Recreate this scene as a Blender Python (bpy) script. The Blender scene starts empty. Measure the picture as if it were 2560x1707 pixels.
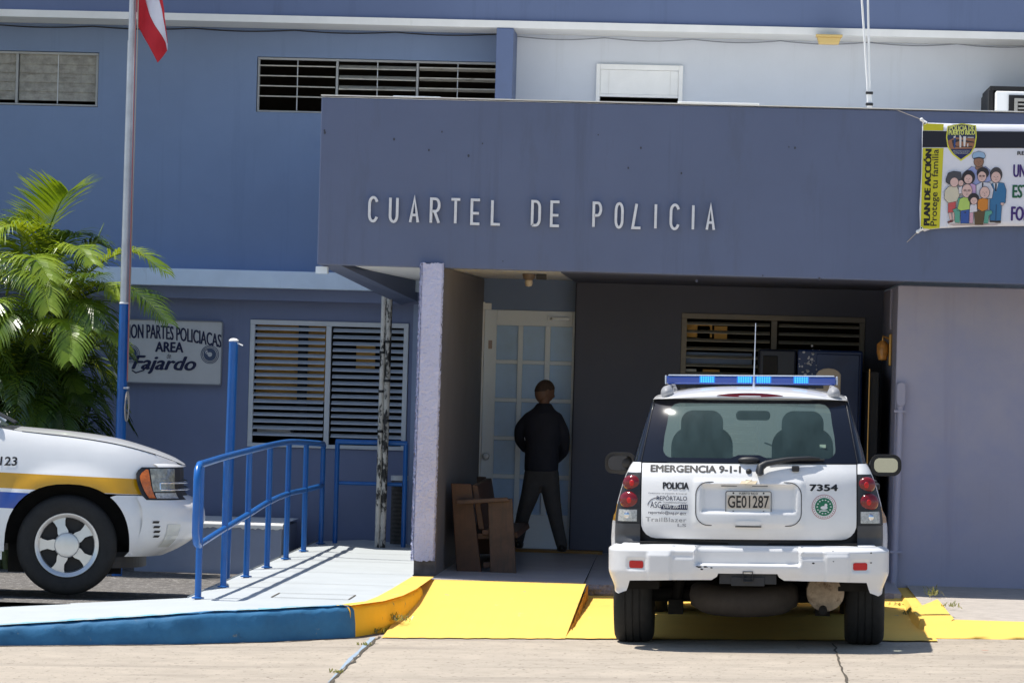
import bpy, bmesh, math, random
from math import sin, cos, pi, radians, sqrt, atan2
from mathutils import Vector, Matrix
from mathutils.geometry import delaunay_2d_cdt

random.seed(7)
scene = bpy.context.scene
COL = scene.collection

# ------------------------------------------------------------------ camera
FPX, IW, IH = 10000.0, 2560.0, 1707.0
YAW, PITCH, ROLL, CAMH = radians(2.83), radians(0.34), radians(1.55), 1.85
fw = Vector((-sin(YAW)*cos(PITCH), cos(YAW)*cos(PITCH), sin(PITCH)))
rt0 = Vector((cos(YAW), sin(YAW), 0)); up0 = rt0.cross(fw)
rt = rt0*cos(ROLL)+up0*sin(ROLL); up = up0*cos(ROLL)-rt0*sin(ROLL)
cam_d = bpy.data.cameras.new('camera'); cam = bpy.data.objects.new('camera', cam_d); COL.objects.link(cam)
cam.matrix_world = Matrix(((rt.x, up.x, -fw.x, 0), (rt.y, up.y, -fw.y, 0), (rt.z, up.z, -fw.z, CAMH), (0, 0, 0, 1)))
cam_d.sensor_fit = 'HORIZONTAL'; cam_d.sensor_width = 36; cam_d.lens = 36*FPX/IW
cam_d.clip_start = 0.5; cam_d.clip_end = 3000
scene.camera = cam
# ------------------------------------------------------------------ world and sun
SUN = Vector((-0.345, 0.085, 0.934)).normalized()       # direction towards the sun
w = bpy.data.worlds.new('World'); scene.world = w; w.use_nodes = True
nt = w.node_tree; nt.nodes.clear()
out = nt.nodes.new('ShaderNodeOutputWorld'); bg = nt.nodes.new('ShaderNodeBackground'); sky = nt.nodes.new('ShaderNodeTexSky')
sky.sky_type = 'NISHITA'; sky.sun_disc = False
sky.sun_elevation = math.asin(SUN.z); sky.sun_rotation = atan2(SUN.x, SUN.y)
sky.air_density = 1.0; sky.dust_density = 0.6; sky.ozone_density = 1.2
bg.inputs['Strength'].default_value = 0.12
nt.links.new(sky.outputs[0], bg.inputs['Color']); nt.links.new(bg.outputs[0], out.inputs['Surface'])
sd = bpy.data.lights.new('sun', 'SUN'); so = bpy.data.objects.new('sun', sd); COL.objects.link(so)
sd.energy = 4.6; sd.angle = radians(0.5); sd.color = (1.0, 0.955, 0.88)
so.rotation_euler = (-SUN).to_track_quat('-Z', 'Y').to_euler()
so.location = SUN*60
scene.view_settings.view_transform = 'Standard'; scene.view_settings.look = 'None'
scene.view_settings.exposure = 0.35; scene.view_settings.gamma = 1.0

# ------------------------------------------------------------------ helpers
def at(px, py, Y):
    """point on the plane Y seen at pixel (px, py) of a 2352 px wide view of the place"""
    px *= IW/2352; py *= IW/2352
    r = fw+rt*((px-IW/2)/FPX)-up*((py-IH/2)/FPX)
    p = r*(Y/r.y); return Vector((p.x, Y, p.z+CAMH))
def lerp(a, b, t): return a+(b-a)*t
def clamp(x, a=0., b=1.): return max(a, min(b, x))
def smooth(a, b, x):
    t = clamp((x-a)/(b-a)); return t*t*(3-2*t)
def pl(tab, x):
    """piecewise-linear table with smoothing"""
    if x <= tab[0][0]: return tab[0][1]
    for (a, va), (b, vb) in zip(tab, tab[1:]):
        if x <= b: return va+(vb-va)*(x-a)/(b-a)
    return tab[-1][1]
def crm(tab, x):
    """Catmull-Rom style table lookup (smooth)"""
    n = len(tab)
    if x <= tab[0][0]: return tab[0][1]
    if x >= tab[-1][0]: return tab[-1][1]
    for i in range(n-1):
        if x <= tab[i+1][0]:
            x0, y0 = tab[i]; x1, y1 = tab[i+1]; h = x1-x0
            d = (y1-y0)/h
            m0 = d if i == 0 else 0.5*(d+(y0-tab[i-1][1])/(x0-tab[i-1][0]))
            m1 = d if i == n-2 else 0.5*(d+(tab[i+2][1]-y1)/(tab[i+2][0]-x1))
            t = (x-x0)/h; t2 = t*t; t3 = t2*t
            return (2*t3-3*t2+1)*y0+(t3-2*t2+t)*h*m0+(-2*t3+3*t2)*y1+(t3-t2)*h*m1
def srgb(r, g, b):
    f = lambda c: c/12.92 if c <= 0.04045 else ((c+0.055)/1.055)**2.4
    return (f(r/255), f(g/255), f(b/255))

MATS = {}
def mat(name, col, rough=0.6, metal=0.0, noise=None, bump=None, coat=0.0, spec=0.5, trans=0.0, ior=1.45, emit=None, stain=None, stain2=None):
    m = bpy.data.materials.new(name); m.use_nodes = True
    n = m.node_tree; b = n.nodes['Principled BSDF']; L = n.links.new
    b.inputs['Base Color'].default_value = (*col, 1)
    b.inputs['Roughness'].default_value = rough; b.inputs['Metallic'].default_value = metal
    b.inputs['Specular IOR Level'].default_value = spec
    b.inputs['Coat Weight'].default_value = coat; b.inputs['Coat Roughness'].default_value = 0.06
    b.inputs['Transmission Weight'].default_value = trans; b.inputs['IOR'].default_value = ior
    if emit: b.inputs['Emission Color'].default_value = (*emit[0], 1); b.inputs['Emission Strength'].default_value = emit[1]
    tc = n.nodes.new('ShaderNodeTexCoord')
    last = None
    if noise:
        sc, amt = noise[0], noise[1]
        det = noise[2] if len(noise) > 2 else 6
        t = n.nodes.new('ShaderNodeTexNoise'); t.inputs['Scale'].default_value = sc; t.inputs['Detail'].default_value = det; t.inputs['Roughness'].default_value = 0.65
        L(tc.outputs['Object'], t.inputs['Vector'])
        r = n.nodes.new('ShaderNodeMapRange'); r.inputs['From Min'].default_value = 0.3; r.inputs['From Max'].default_value = 0.7
        r.inputs['To Min'].default_value = 1-amt; r.inputs['To Max'].default_value = 1+amt
        L(t.outputs['Fac'], r.inputs['Value'])
        mx = n.nodes.new('ShaderNodeVectorMath'); mx.operation = 'SCALE'; mx.inputs[0].default_value = col
        L(r.outputs[0], mx.inputs['Scale']); L(mx.outputs[0], b.inputs['Base Color']); last = mx.outputs[0]
    for stain in [q for q in (stain2, stain) if q]:   # (colour, scale, threshold, softness, mapping scale)
        c2, sc, th, sf = stain[:4]
        t = n.nodes.new('ShaderNodeTexNoise'); t.inputs['Scale'].default_value = sc; t.inputs['Detail'].default_value = 8; t.inputs['Roughness'].default_value = 0.7
        mp = n.nodes.new('ShaderNodeMapping'); L(tc.outputs['Object'], mp.inputs['Vector']); L(mp.outputs[0], t.inputs['Vector'])
        if len(stain) > 4: mp.inputs['Scale'].default_value = stain[4]
        r = n.nodes.new('ShaderNodeMapRange'); r.inputs['From Min'].default_value = th; r.inputs['From Max'].default_value = th+sf
        L(t.outputs['Fac'], r.inputs['Value'])
        mm = n.nodes.new('ShaderNodeMix'); mm.data_type = 'RGBA'
        L(r.outputs[0], mm.inputs['Factor'])
        if last is not None: L(last, mm.inputs[6])
        else: mm.inputs[6].default_value = (*col, 1)
        mm.inputs[7].default_value = (*c2, 1)
        L(mm.outputs[2], b.inputs['Base Color']); last = mm.outputs[2]
    if bump:
        t = n.nodes.new('ShaderNodeTexNoise'); t.inputs['Scale'].default_value = bump[0]; t.inputs['Detail'].default_value = 5
        L(tc.outputs['Object'], t.inputs['Vector'])
        bp = n.nodes.new('ShaderNodeBump'); bp.inputs['Strength'].default_value = bump[1]; bp.inputs['Distance'].default_value = bump[2] if len(bump) > 2 else 0.01
        L(t.outputs['Fac'], bp.inputs['Height']); L(bp.outputs[0], b.inputs['Normal'])
    MATS[name] = m; return m

class MB:
    """collects shapes for ONE mesh"""
    def __init__(s): s.v = []; s.f = []
    def add(s, vs, fs):
        o = len(s.v); s.v += [tuple(p) for p in vs]; s.f += [tuple(i+o for i in f) for f in fs]; return s
    def box(s, x0, x1, y0, y1, z0, z1):
        x0, x1 = sorted((x0, x1)); y0, y1 = sorted((y0, y1)); z0, z1 = sorted((z0, z1))
        return s.add([(x, y, z) for z in (z0, z1) for y in (y0, y1) for x in (x0, x1)],
                     [(0, 2, 3, 1), (4, 5, 7, 6), (0, 1, 5, 4), (2, 6, 7, 3), (0, 4, 6, 2), (1, 3, 7, 5)])
    def tube(s, pts, r, seg=12, caps=True):
        pts = [Vector(p) for p in pts]; n = len(pts)
        rs = r if isinstance(r, (list, tuple)) else [r]*n
        vs = []; fs = []; ref = None
        for i in range(n):
            t = (pts[min(i+1, n-1)]-pts[max(i-1, 0)])
            t = t.normalized() if t.length > 1e-9 else Vector((0, 0, 1))
            if ref is None: ref = Vector((1, 0, 0)) if abs(t.x) < .9 else Vector((0, 1, 0))
            a = (ref-t*ref.dot(t)).normalized(); b = t.cross(a); ref = a
            for k in range(seg):
                an = 2*pi*k/seg; vs.append(pts[i]+(a*cos(an)+b*sin(an))*rs[i])
        for i in range(n-1):
            for k in range(seg):
                k2 = (k+1) % seg; fs.append((i*seg+k, i*seg+k2, (i+1)*seg+k2, (i+1)*seg+k))
        if caps: fs.append(tuple(range(seg))[::-1]); fs.append(tuple((n-1)*seg+k for k in range(seg)))
        return s.add(vs, fs)
    def lathe(s, prof, M=None, seg=40, closed=False):
        """prof: (r, h) about local Z; M places it"""
        M = M or Matrix(); vs = []; fs = []; n = len(prof)
        for r, h in prof:
            for k in range(seg): vs.append(M @ Vector((r*cos(2*pi*k/seg), r*sin(2*pi*k/seg), h)))
        for i in range(n-1 if not closed else n):
            j = (i+1) % n
            for k in range(seg):
                k2 = (k+1) % seg; fs.append((i*seg+k, i*seg+k2, j*seg+k2, j*seg+k))
        if not closed:
            if prof[0][0] > 1e-6: fs.append(tuple(range(seg))[::-1])
            if prof[-1][0] > 1e-6: fs.append(tuple((n-1)*seg+k for k in range(seg)))
        return s.add(vs, fs)
    def prism(s, poly, f):
        """poly: 2-D outline, f(u, v, k) -> point for k = 0 (front) and 1 (back)"""
        n = len(poly); vs = [f(u, v, 0) for u, v in poly]+[f(u, v, 1) for u, v in poly]
        return s.add(vs, [tuple(range(n)), tuple(range(2*n-1, n-1, -1))]+[(i, i+n, (i+1) % n+n, (i+1) % n) for i in range(n)])
    def grid(s, nu, nv, f):
        vs = [f(i/nu, j/nv) for j in range(nv+1) for i in range(nu+1)]
        return s.add(vs, [(j*(nu+1)+i, j*(nu+1)+i+1, (j+1)*(nu+1)+i+1, (j+1)*(nu+1)+i) for j in range(nv) for i in range(nu)])
    def ball(s, c, rx, ry, rz, M=None, nu=20, nv=12):
        M = M or Matrix(); c = Vector(c)
        def f(u, v):
            a = 2*pi*u; b = pi*(v-.5); return c+M @ Vector((rx*cos(a)*cos(b), ry*sin(a)*cos(b), rz*sin(b)))
        return s.grid(nu, nv, f)
    def build(s, name, m, parent=None, smooth_ang=None, bevel=0, solid=0):
        me = bpy.data.meshes.new(name); me.from_pydata(s.v, [], s.f)
        if smooth_ang is not None:
            bm = bmesh.new(); bm.from_mesh(me); bmesh.ops.remove_doubles(bm, verts=bm.verts, dist=1e-5)
            bmesh.ops.recalc_face_normals(bm, faces=bm.faces)
            for fa in bm.faces: fa.smooth = True
            for e in bm.edges:
                if len(e.link_faces) == 2 and e.calc_face_angle(0) > radians(smooth_ang): e.smooth = False
            bm.to_mesh(me); bm.free()
        me.materials.append(m); me.update()
        o = bpy.data.objects.new(name, me); COL.objects.link(o)
        if parent: o.parent = parent
        if solid:
            md = o.modifiers.new('thick', 'SOLIDIFY'); md.thickness = solid; md.offset = 0
        if bevel:
            md = o.modifiers.new('edge', 'BEVEL'); md.width = bevel; md.segments = 2; md.limit_method = 'ANGLE'; md.angle_limit = radians(40)
        return o
def build_multi(parts, name, parent=None, off=(0, 0, 0)):
    """ONE mesh from (MB, material) pairs"""
    V_ = []; F_ = []; I_ = []; ms = []
    for mb, m in parts:
        if m not in ms: ms.append(m)
        o = len(V_); V_ += [tuple(Vector(q)-Vector(off)) for q in mb.v]; F_ += [tuple(i+o for i in f) for f in mb.f]; I_ += [ms.index(m)]*len(mb.f)
    me = bpy.data.meshes.new(name); me.from_pydata(V_, [], F_)
    for m in ms: me.materials.append(m)
    me.polygons.foreach_set('material_index', I_); me.update()
    o = bpy.data.objects.new(name, me); COL.objects.link(o); o.parent = parent; return o
def densify(poly, d):
    o = []
    for i in range(len(poly)):
        a = Vector(poly[i]); b = Vector(poly[(i+1) % len(poly)]); n = max(1, int((b-a).length/d))
        o += [tuple(a.lerp(b, k/n)) for k in range(n)]
    return o
def inside(p, poly):
    c = False; x, y = p; j = len(poly)-1
    for i in range(len(poly)):
        xi, yi = poly[i]; xj, yj = poly[j]
        if (yi > y) != (yj > y) and x < (xj-xi)*(y-yi)/(yj-yi)+xi: c = not c
        j = i
    return c
def panel(mb, outline, f, d=0.04, holes=(), rows=None):
    """a curved sheet: 2-D outline triangulated with interior points, mapped by f(u, v)"""
    loops = [densify(outline, d)]+[densify(h, d) for h in holes]
    pts = []; edges = []
    for lp in loops:
        o = len(pts); pts += lp; edges += [(o+i, o+(i+1) % len(lp)) for i in range(len(lp))]
    us = [p[0] for p in loops[0]]; vs = [p[1] for p in loops[0]]
    bpts = list(pts)
    nu = int((max(us)-min(us))/d)+1; nv = int((max(vs)-min(vs))/d)+1
    for i in range(nu+1):
        for j in range(nv+1):
            p = (min(us)+(i+.25*(j % 2))*d, min(vs)+j*d)
            if inside(p, loops[0]) and not any(inside(p, h) for h in loops[1:]):
                if all((p[0]-q[0])**2+(p[1]-q[1])**2 > (.45*d)**2 for q in bpts): pts.append(p)
    r = delaunay_2d_cdt([Vector(p) for p in pts], edges, [], 0, 1e-6)
    fs = []
    for t in r[2]:
        c = (sum(r[0][i][0] for i in t)/3, sum(r[0][i][1] for i in t)/3)
        if inside(c, loops[0]) and not any(inside(c, h) for h in loops[1:]): fs.append(tuple(t))
    mb.add([f(p[0], p[1]) for p in r[0]], fs)
    return mb
def rrect(x0, x1, z0, z1, r, n=5):
    o = []
    for cx, cz, a0 in ((x1-r, z1-r, 0), (x0+r, z1-r, 90), (x0+r, z0+r, 180), (x1-r, z0+r, 270)):
        o += [(cx+r*cos(radians(a0+90*k/n)), cz+r*sin(radians(a0+90*k/n))) for k in range(n+1)]
    return o
def ell(cx, cz, rx, rz=None, n=24, a0=0, a1=360):
    rz = rz or rx
    return [(cx+rx*cos(radians(a0+(a1-a0)*k/n)), cz+rz*sin(radians(a0+(a1-a0)*k/n))) for k in range(n if a1-a0 == 360 else n+1)]

_tc = {}
def text_shape(s, bold=0.0, shear=0.0, res=3, space=1.0):
    key = (s, bold, shear, space)
    if key not in _tc:
        cu = bpy.data.curves.new('t', 'FONT'); cu.body = s; cu.offset = bold; cu.shear = shear; cu.resolution_u = res; cu.space_character = space
        ob = bpy.data.objects.new('t', cu); me = bpy.data.meshes.new_from_object(ob)
        vs = [v.co.copy() for v in me.vertices]; fs = [tuple(p.vertices) for p in me.polygons]
        bpy.data.objects.remove(ob); bpy.data.curves.remove(cu); bpy.data.meshes.remove(me)
        xs = [v.x for v in vs]; ys = [v.y for v in vs]
        x0, x1, y0, y1 = min(xs), max(xs), min(ys), max(ys)
        _tc[key] = ([((v.x-x0)/(x1-x0), (v.y-y0)/(y1-y0)) for v in vs], fs)
    return _tc[key]
def text(mb, s, f, **k):
    """adds the words s to mb; f(u, v) maps the words' 0..1 box to a point"""
    vs, fs = text_shape(s, **k); mb.add([f(u, v) for u, v in vs], fs); return mb
def boldtext(mb, s, x0, x1, z0, z1, g, d=.003):
    """heavier strokes: the words laid over themselves with small shifts, each a hair in front of the last"""
    for k, (dx, dz) in enumerate(((-d, 0), (d, 0), (0, d*.6), (0, -d*.6), (0, 0))):
        text(mb, s, lambda u, v: (lambda q: Vector((q[0], q[1]-.00015*k, q[2])))(g(lerp(x0+d, x1-d, u)+dx, lerp(z0+d*.6, z1-d*.6, v)+dz)))
def fitbox(x0, x1, z0, z1, g):
    return lambda u, v: g(lerp(x0, x1, u), lerp(z0, z1, v))

def tag(o, label=None, cat=None, group=None, kind=None):
    if label: o['label'] = label
    if cat: o['category'] = cat
    if group: o['group'] = group
    if kind: o['kind'] = kind
    return o
def empty(name, loc=(0, 0, 0), rot=(0, 0, 0)):
    o = bpy.data.objects.new(name, None); COL.objects.link(o); o.location = loc; o.rotation_euler = rot; o.empty_display_size = .2; return o
def struct(o): o['kind'] = 'structure'; return o
# ------------------------------------------------------------------ materials
M_wall = mat('wall_paint', (0.188, 0.262, 0.425), 0.65, noise=(1.3, 0.05), bump=(90, .12, .004), stain=((0.15, 0.225, 0.39), 1.1, .60, .22), stain2=((0.165, 0.232, 0.38), 1.0, .56, .16, (5, 5, .22)))
M_third = mat('shaded_wall_paint', (0.115, 0.155, 0.27), 0.65, noise=(1.0, .05), stain=((0.10, 0.13, 0.21), 1.4, .58, .2), stain2=((0.095, 0.13, 0.225), 1.0, .56, .16, (5, 5, .22)))  # wall paint darkened to carry the weaker bounce light up here
M_canopy = mat('canopy_paint', (0.110, 0.140, 0.236), 0.6, noise=(1.0, 0.06), bump=(120, .08, .003), stain=((0.095, 0.118, 0.185), 1.6, .56, .22, (2.2, 1, .45)), stain2=((0.092, 0.116, 0.19), 1.0, .56, .16, (5, 5, .22)))
M_lav = mat('lavender_paint', (0.37, 0.365, 0.47), 0.65, noise=(0.9, 0.05), bump=(90, .12, .004), stain=((0.30, 0.32, 0.47), .8, .5, .2), stain2=((0.315, 0.31, 0.41), 1.0, .56, .16, (5, 5, .22)))
M_low = mat('lower_wall_paint', (0.175, 0.212, 0.345), 0.6, noise=(1.5, 0.06), bump=(90, .1, .004), stain2=((0.155, 0.188, 0.305), 1.0, .56, .16, (5, 5, .22)))
M_lower2 = mat('pilaster_lit_paint', (0.28, 0.35, 0.52), 0.6, noise=(1.5, 0.05))  # lower wall paint lightened, the extra light there put into the colour
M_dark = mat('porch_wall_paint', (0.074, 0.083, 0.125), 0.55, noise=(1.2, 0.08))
M_trim = mat('white_trim', (0.78, 0.77, 0.73), 0.6, noise=(3, 0.06), stain=((0.56, 0.54, 0.47), 2.2, .62, .12, (1, 1, .25)))
M_ledge = mat('pale_blue_trim', (0.72, 0.84, 0.98), 0.6, noise=(3, 0.06), stain=((0.50, 0.58, 0.68), 3.0, .62, .1, (2, 1, .3)))
M_roof = mat('white_roof_coat', (0.84, 0.83, 0.80), 0.7, noise=(2, 0.07))
M_stucco = mat('rough_stucco', (0.54, 0.55, 0.73), 0.85, noise=(7, 0.06), bump=(34, .9, .02))
M_frame = mat('window_frame_white', (0.62, 0.65, 0.68), 0.45, noise=(5, 0.05))
M_slat = mat('slat_metal', (0.60, 0.64, 0.70), 0.4, noise=(8, 0.06))
M_slatold = mat('weathered_slat', (0.33, 0.32, 0.29), 0.7, noise=(14, 0.3), stain=((0.20, 0.18, 0.15), 9, .55, .15, (.4, 1, 2)))
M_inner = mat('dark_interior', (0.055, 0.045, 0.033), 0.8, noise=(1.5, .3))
M_ochre = mat('ochre_tone', (0.62, 0.36, 0.10), 0.8, noise=(2, .25))
M_black = mat('black_gap', (0.012, 0.012, 0.013), 0.7)
M_steel = mat('galvanised_steel', (0.50, 0.53, 0.57), 0.42, metal=0.55, noise=(6, 0.15, 8), bump=(30, .1, .004))
M_bluep = mat('gloss_blue_paint', (0.014, 0.125, 0.42), 0.28, noise=(7, 0.10), bump=(60, .12, .002), stain=((0.03, 0.16, 0.5), 12, .66, .05))
M_yel = mat('shaded_yellow_paint', (0.92, 0.50, 0.018), 0.75, noise=(2.5, 0.05), bump=(70, .3, .006), stain=((0.60, 0.42, 0.10), 3.0, .68, .08), stain2=((0.26, 0.22, 0.17), 13, .63, .03))  # ramp yellow turned orange, the kerb face's shade put into the colour
M_yel2 = mat('ramp_yellow', (0.82, 0.53, 0.105), 0.8, noise=(2.5, 0.04), bump=(70, .4, .006), stain=((0.60, 0.40, 0.10), 2.2, .60, .16), stain2=((0.42, 0.35, 0.24), 10, .655, .03, (1, .5, 1)))
M_wall2 = mat('pale_wall_paint', (0.63, 0.67, 0.735), 0.65, noise=(1.3, 0.04), bump=(90, .1, .004), stain2=((0.57, 0.605, 0.655), 1.0, .56, .16, (5, 5, .22)))
M_walk = mat('white_blue_walkway', (0.44, 0.472, 0.485), 0.8, noise=(2.2, 0.06), bump=(60, .25, .006), stain=((0.46, 0.52, 0.57), 4.5, .66, .12))
M_kerbblue = mat('kerb_blue_paint', (0.030, 0.155, 0.31), 0.7, noise=(3.5, 0.22), bump=(14, .5, .012), stain=((0.03, 0.06, 0.09), 4, .60, .12), stain2=((0.17, 0.22, 0.25), 11, .625, .05))
M_road = mat('pale_concrete_road', (0.47, 0.405, 0.325), 0.9, noise=(3.0, 0.13, 14), bump=(150, 1.0, .010), stain=((0.25, 0.21, 0.165), 24, .57, .08, (1, .5, 1)), stain2=((0.365, 0.315, 0.255), 1.1, .50, .18, (.25, 1.6, 1)))
M_pave = mat('pavement_concrete', (0.42, 0.38, 0.34), 0.9, noise=(8, 0.15, 10), bump=(90, .6, .008), stain=((0.26, 0.24, 0.22), 30, .6, .1))
M_asph = mat('old_asphalt', (0.14, 0.13, 0.12), 0.95, noise=(14, 0.6, 12), bump=(60, 1.0, .015), stain=((0.40, 0.38, 0.35), 22, .57, .05, (1, .55, 1)))
M_floor = mat('porch_floor', (0.42, 0.40, 0.41), 0.45, noise=(3, 0.12), bump=(40, .1, .003))
M_rough = mat('rough_concrete', (0.24, 0.22, 0.24), 0.95, noise=(30, 0.3), bump=(45, 1.0, .02))
M_white = mat('white_paint', (0.90, 0.90, 0.88), 0.5, noise=(4, .05))
M_letter = mat('letter_metal', (0.68, 0.70, 0.74), 0.4, noise=(20, .08))
M_brass = mat('brass', (0.50, 0.29, 0.09), 0.3, metal=.8)
M_tarp = mat('banner_white', (0.74, 0.75, 0.82), 0.45, noise=(3, .03))
def flat(name, r, g, b, rough=.55): return mat(name, srgb(r, g, b), rough)

# ------------------------------------------------------------------ ground
def zroad(x): return 0.02*(x-0.3)
def zwalk(x, y):
    z = 0.163 if x > -3.3 else 0.163+0.075*(x+3.3)
    z -= 0.035*smooth(27.6, 26.4, y)
    if x > -3.2: z -= 0.03*smooth(33, 37, y)-0.0*y
    return max(z, -0.02)
def zlot(x, y): return lerp(0.075, -0.156, clamp((y-28.3)/9.5)) if x < -4.0 else lerp(0.075, -0.156, clamp((y-28.3)/9.5))
# one sheet to the horizon, sloping gently up to the right near the station
g = MB()
gx = [-900, -200, -60, -20, -12, -9, -6, -4, -2, -1, 0, 1, 2, 4, 8, 12, 20, 60, 200, 900]
gy = [-900, -200, -60, -20, 0, 10, 15, 20, 24, 26, 28, 30, 34, 40, 60, 200, 900]
vs = [(x, y, zroad(clamp(x, -9, 8))-(0.35 if 28 < y < 80 and -30 < x < 20 else 0)-(.1 if y > 80 else 0)) for y in gy for x in gx]
g.add(vs, [(j*len(gx)+i, j*len(gx)+i+1, (j+1)*len(gx)+i+1, (j+1)*len(gx)+i) for j in range(len(gy)-1) for i in range(len(gx)-1)])
road = struct(g.build('road', M_road))
# parking lot behind the kerbed walkway
struct(MB().grid(24, 24, lambda u, v: (lerp(-30, -3.35, u), lerp(28.2, 38.2, v), zlot(lerp(-30, -3.35, u), lerp(28.2, 38.2, v)))).build('parking_lot', M_asph))
# kerb line
KL = [(-30, 25.4), (-8, 26.0), (-6, 26.15), (-4.64, 26.32), (-3.52, 26.62), (-2.95, 26.95), (-2.42, 27.45), (-2.24, 28.05), (-2.16, 28.8), (-2.13, 29.6), (-2.125, 30.3)]
def kerb_pt(x0):
    for (a, ya), (b, yb) in zip(KL, KL[1:]):
        if x0 <= b: return ya+(yb-ya)*(x0-a)/(b-a)
    return KL[-1][1]
kd = []
for (a, b) in zip(KL, KL[1:]):
    n = max(1, int((Vector(b)-Vector(a)).length/.06)); n = min(n, 60)
    kd += [tuple(Vector(a).lerp(Vector(b), k/n)) for k in range(n)]
kd.append(KL[-1])
def kerb_face(sel, name, m, drop):
    """front face and rounded nosing of the kerb along part of its line"""
    b = MB(); pts = [p for p in kd if sel(p)]
    rnd = random.Random(3)
    prof = []
    for i, p in enumerate(pts):
        q = pts[min(i+1, len(pts)-1)]; o = pts[max(i-1, 0)]
        t = (Vector(q)-Vector(o)).normalized(); nrm = Vector((t.y, -t.x))
        zt = zwalk(p[0], p[1]); zb = zroad(p[0])-0.02; j = rnd.uniform(-.010, .010); j2 = rnd.uniform(-.004, .004)
        if drop: zt = lerp(zt, zt-.0, 1)
        sec = [(.015+j2, zb), (.012+j2, lerp(zb, zt, .5)), (.0+j, zt-.035+j), (-.012+j, zt-.012), (-.045, zt+.002+j2*.5), (-.11, zt+.005)]
        prof.append([(p[0]+nrm.x*o_, p[1]+nrm.y*o_, z) for o_, z in sec])
    n = len(prof[0]); vs = [q for r in prof for q in r]
    b.add(vs, [(i*n+k, (i+1)*n+k, (i+1)*n+k+1, i*n+k+1) for i in range(len(prof)-1) for k in range(n-1)])
    return struct(b.build(name, m, smooth_ang=50))
kerb_face(lambda p: p[0] <= -2.40, 'kerb_blue', M_kerbblue, False)
kerb_face(lambda p: p[0] >= -2.43, 'kerb_yellow', M_yel, True)
gd = MB(); rnd = random.Random(14); vs = []
gp = [p for p in kd if -9 < p[0]]
for i, p in enumerate(gp):
    q = gp[min(i+1, len(gp)-1)]; o = gp[max(i-1, 0)]; t = (Vector(q)-Vector(o)).normalized(); nrm = Vector((t.y, -t.x)); wd = .03+.035*abs(sin(i*.37)*sin(i*.11+1))+rnd.uniform(0, .03)
    vs += [(p[0], p[1], zroad(p[0])+.004), (p[0]+nrm.x*wd, p[1]+nrm.y*wd, zroad(p[0])+.004)]
gd.add(vs, [(2*i, 2*i+1, 2*i+3, 2*i+2) for i in range(len(gp)-1)]); struct(gd.build('gutter_dirt', mat('gutter_dirt', (0.10, 0.085, 0.07), .95, noise=(25, .5), stain=((.3, .26, .21), 18, .52, .1))))
# walkway slab: strip along the kerb, then landing up to the wall
wo = [(-30, 28.3)]+[(-30, 25.5)]+[(x, y+.1 if x < -2.4 else y) for x, y in KL[1:7]]+[(-2.34, 28.08), (-2.26, 28.8), (-2.23, 29.6), (-2.22, 30.3), (-2.20, 31.0), (-2.31, 31.7), (-2.31, 37.78), (-3.66, 37.78), (-3.66, 28.3)]
wk = MB(); panel(wk, wo, lambda x, y: (x, y, zwalk(x, y)), .35)
panel(wk, [(-3.66, 28.3), (-3.66, 37.78), (-3.664, 37.78), (-3.664, 28.3)], lambda x, y: (-3.66, y, lerp(zwalk(-3.5, y), -.3, clamp((-3.66-x)/.004))), .3)
struct(wk.build('walkway', M_walk, smooth_ang=30))
# yellow painted band on top of the kerb where it turns towards the porch
yb = MB(); rnd = random.Random(5)
ins = [(-2.46, 27.55), (-2.37, 27.9), (-2.33, 28.6), (-2.31, 29.6), (-2.30, 30.6), (-2.29, 31.45)]
outs = [(-2.42, 27.45), (-2.24, 28.05), (-2.16, 28.8), (-2.13, 29.6), (-2.125, 30.3), (-2.12, 31.45)]
vs = []
for a, c in zip(ins, outs): vs += [(a[0], a[1], zwalk(*a)+.006), (c[0]+.0, c[1], zwalk(*c)+.008)]
yb.add(vs, [(2*i, 2*i+1, 2*i+3, 2*i+2) for i in range(5)]); struct(yb.build('kerb_top_band', M_yel2))
# kerb blue over the top edge, sun's paleness mixed into its colour, ragged inside
kb2 = MB(); rnd = random.Random(44); vs = []
kp = [p for p in kd if -9 < p[0] <= -2.42]
for i, p in enumerate(kp):
    q = kp[min(i+1, len(kp)-1)]; o = kp[max(i-1, 0)]; t = (Vector(q)-Vector(o)).normalized(); nrm = Vector((t.y, -t.x)); wd = .13+.07*sin(i*.21)*sin(i*.083+2)+rnd.uniform(-.05, .05)
    vs += [(p[0]-nrm.x*.03, p[1]-nrm.y*.03, zwalk(p[0], p[1])+.012), (p[0]-nrm.x*wd, p[1]-nrm.y*wd, zwalk(p[0], p[1])+.010)]
kb2.add(vs, [(2*i, 2*i+1, 2*i+3, 2*i+2) for i in range(len(kp)-1)]); struct(kb2.build('kerb_top_paint', mat('kerb_top_sunlit_blue', (0.16, 0.40, 0.50), .8, noise=(9, .2), stain=((.42, .46, .475), 7, .50, .06, (1, 1.6, 1)))))
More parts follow.
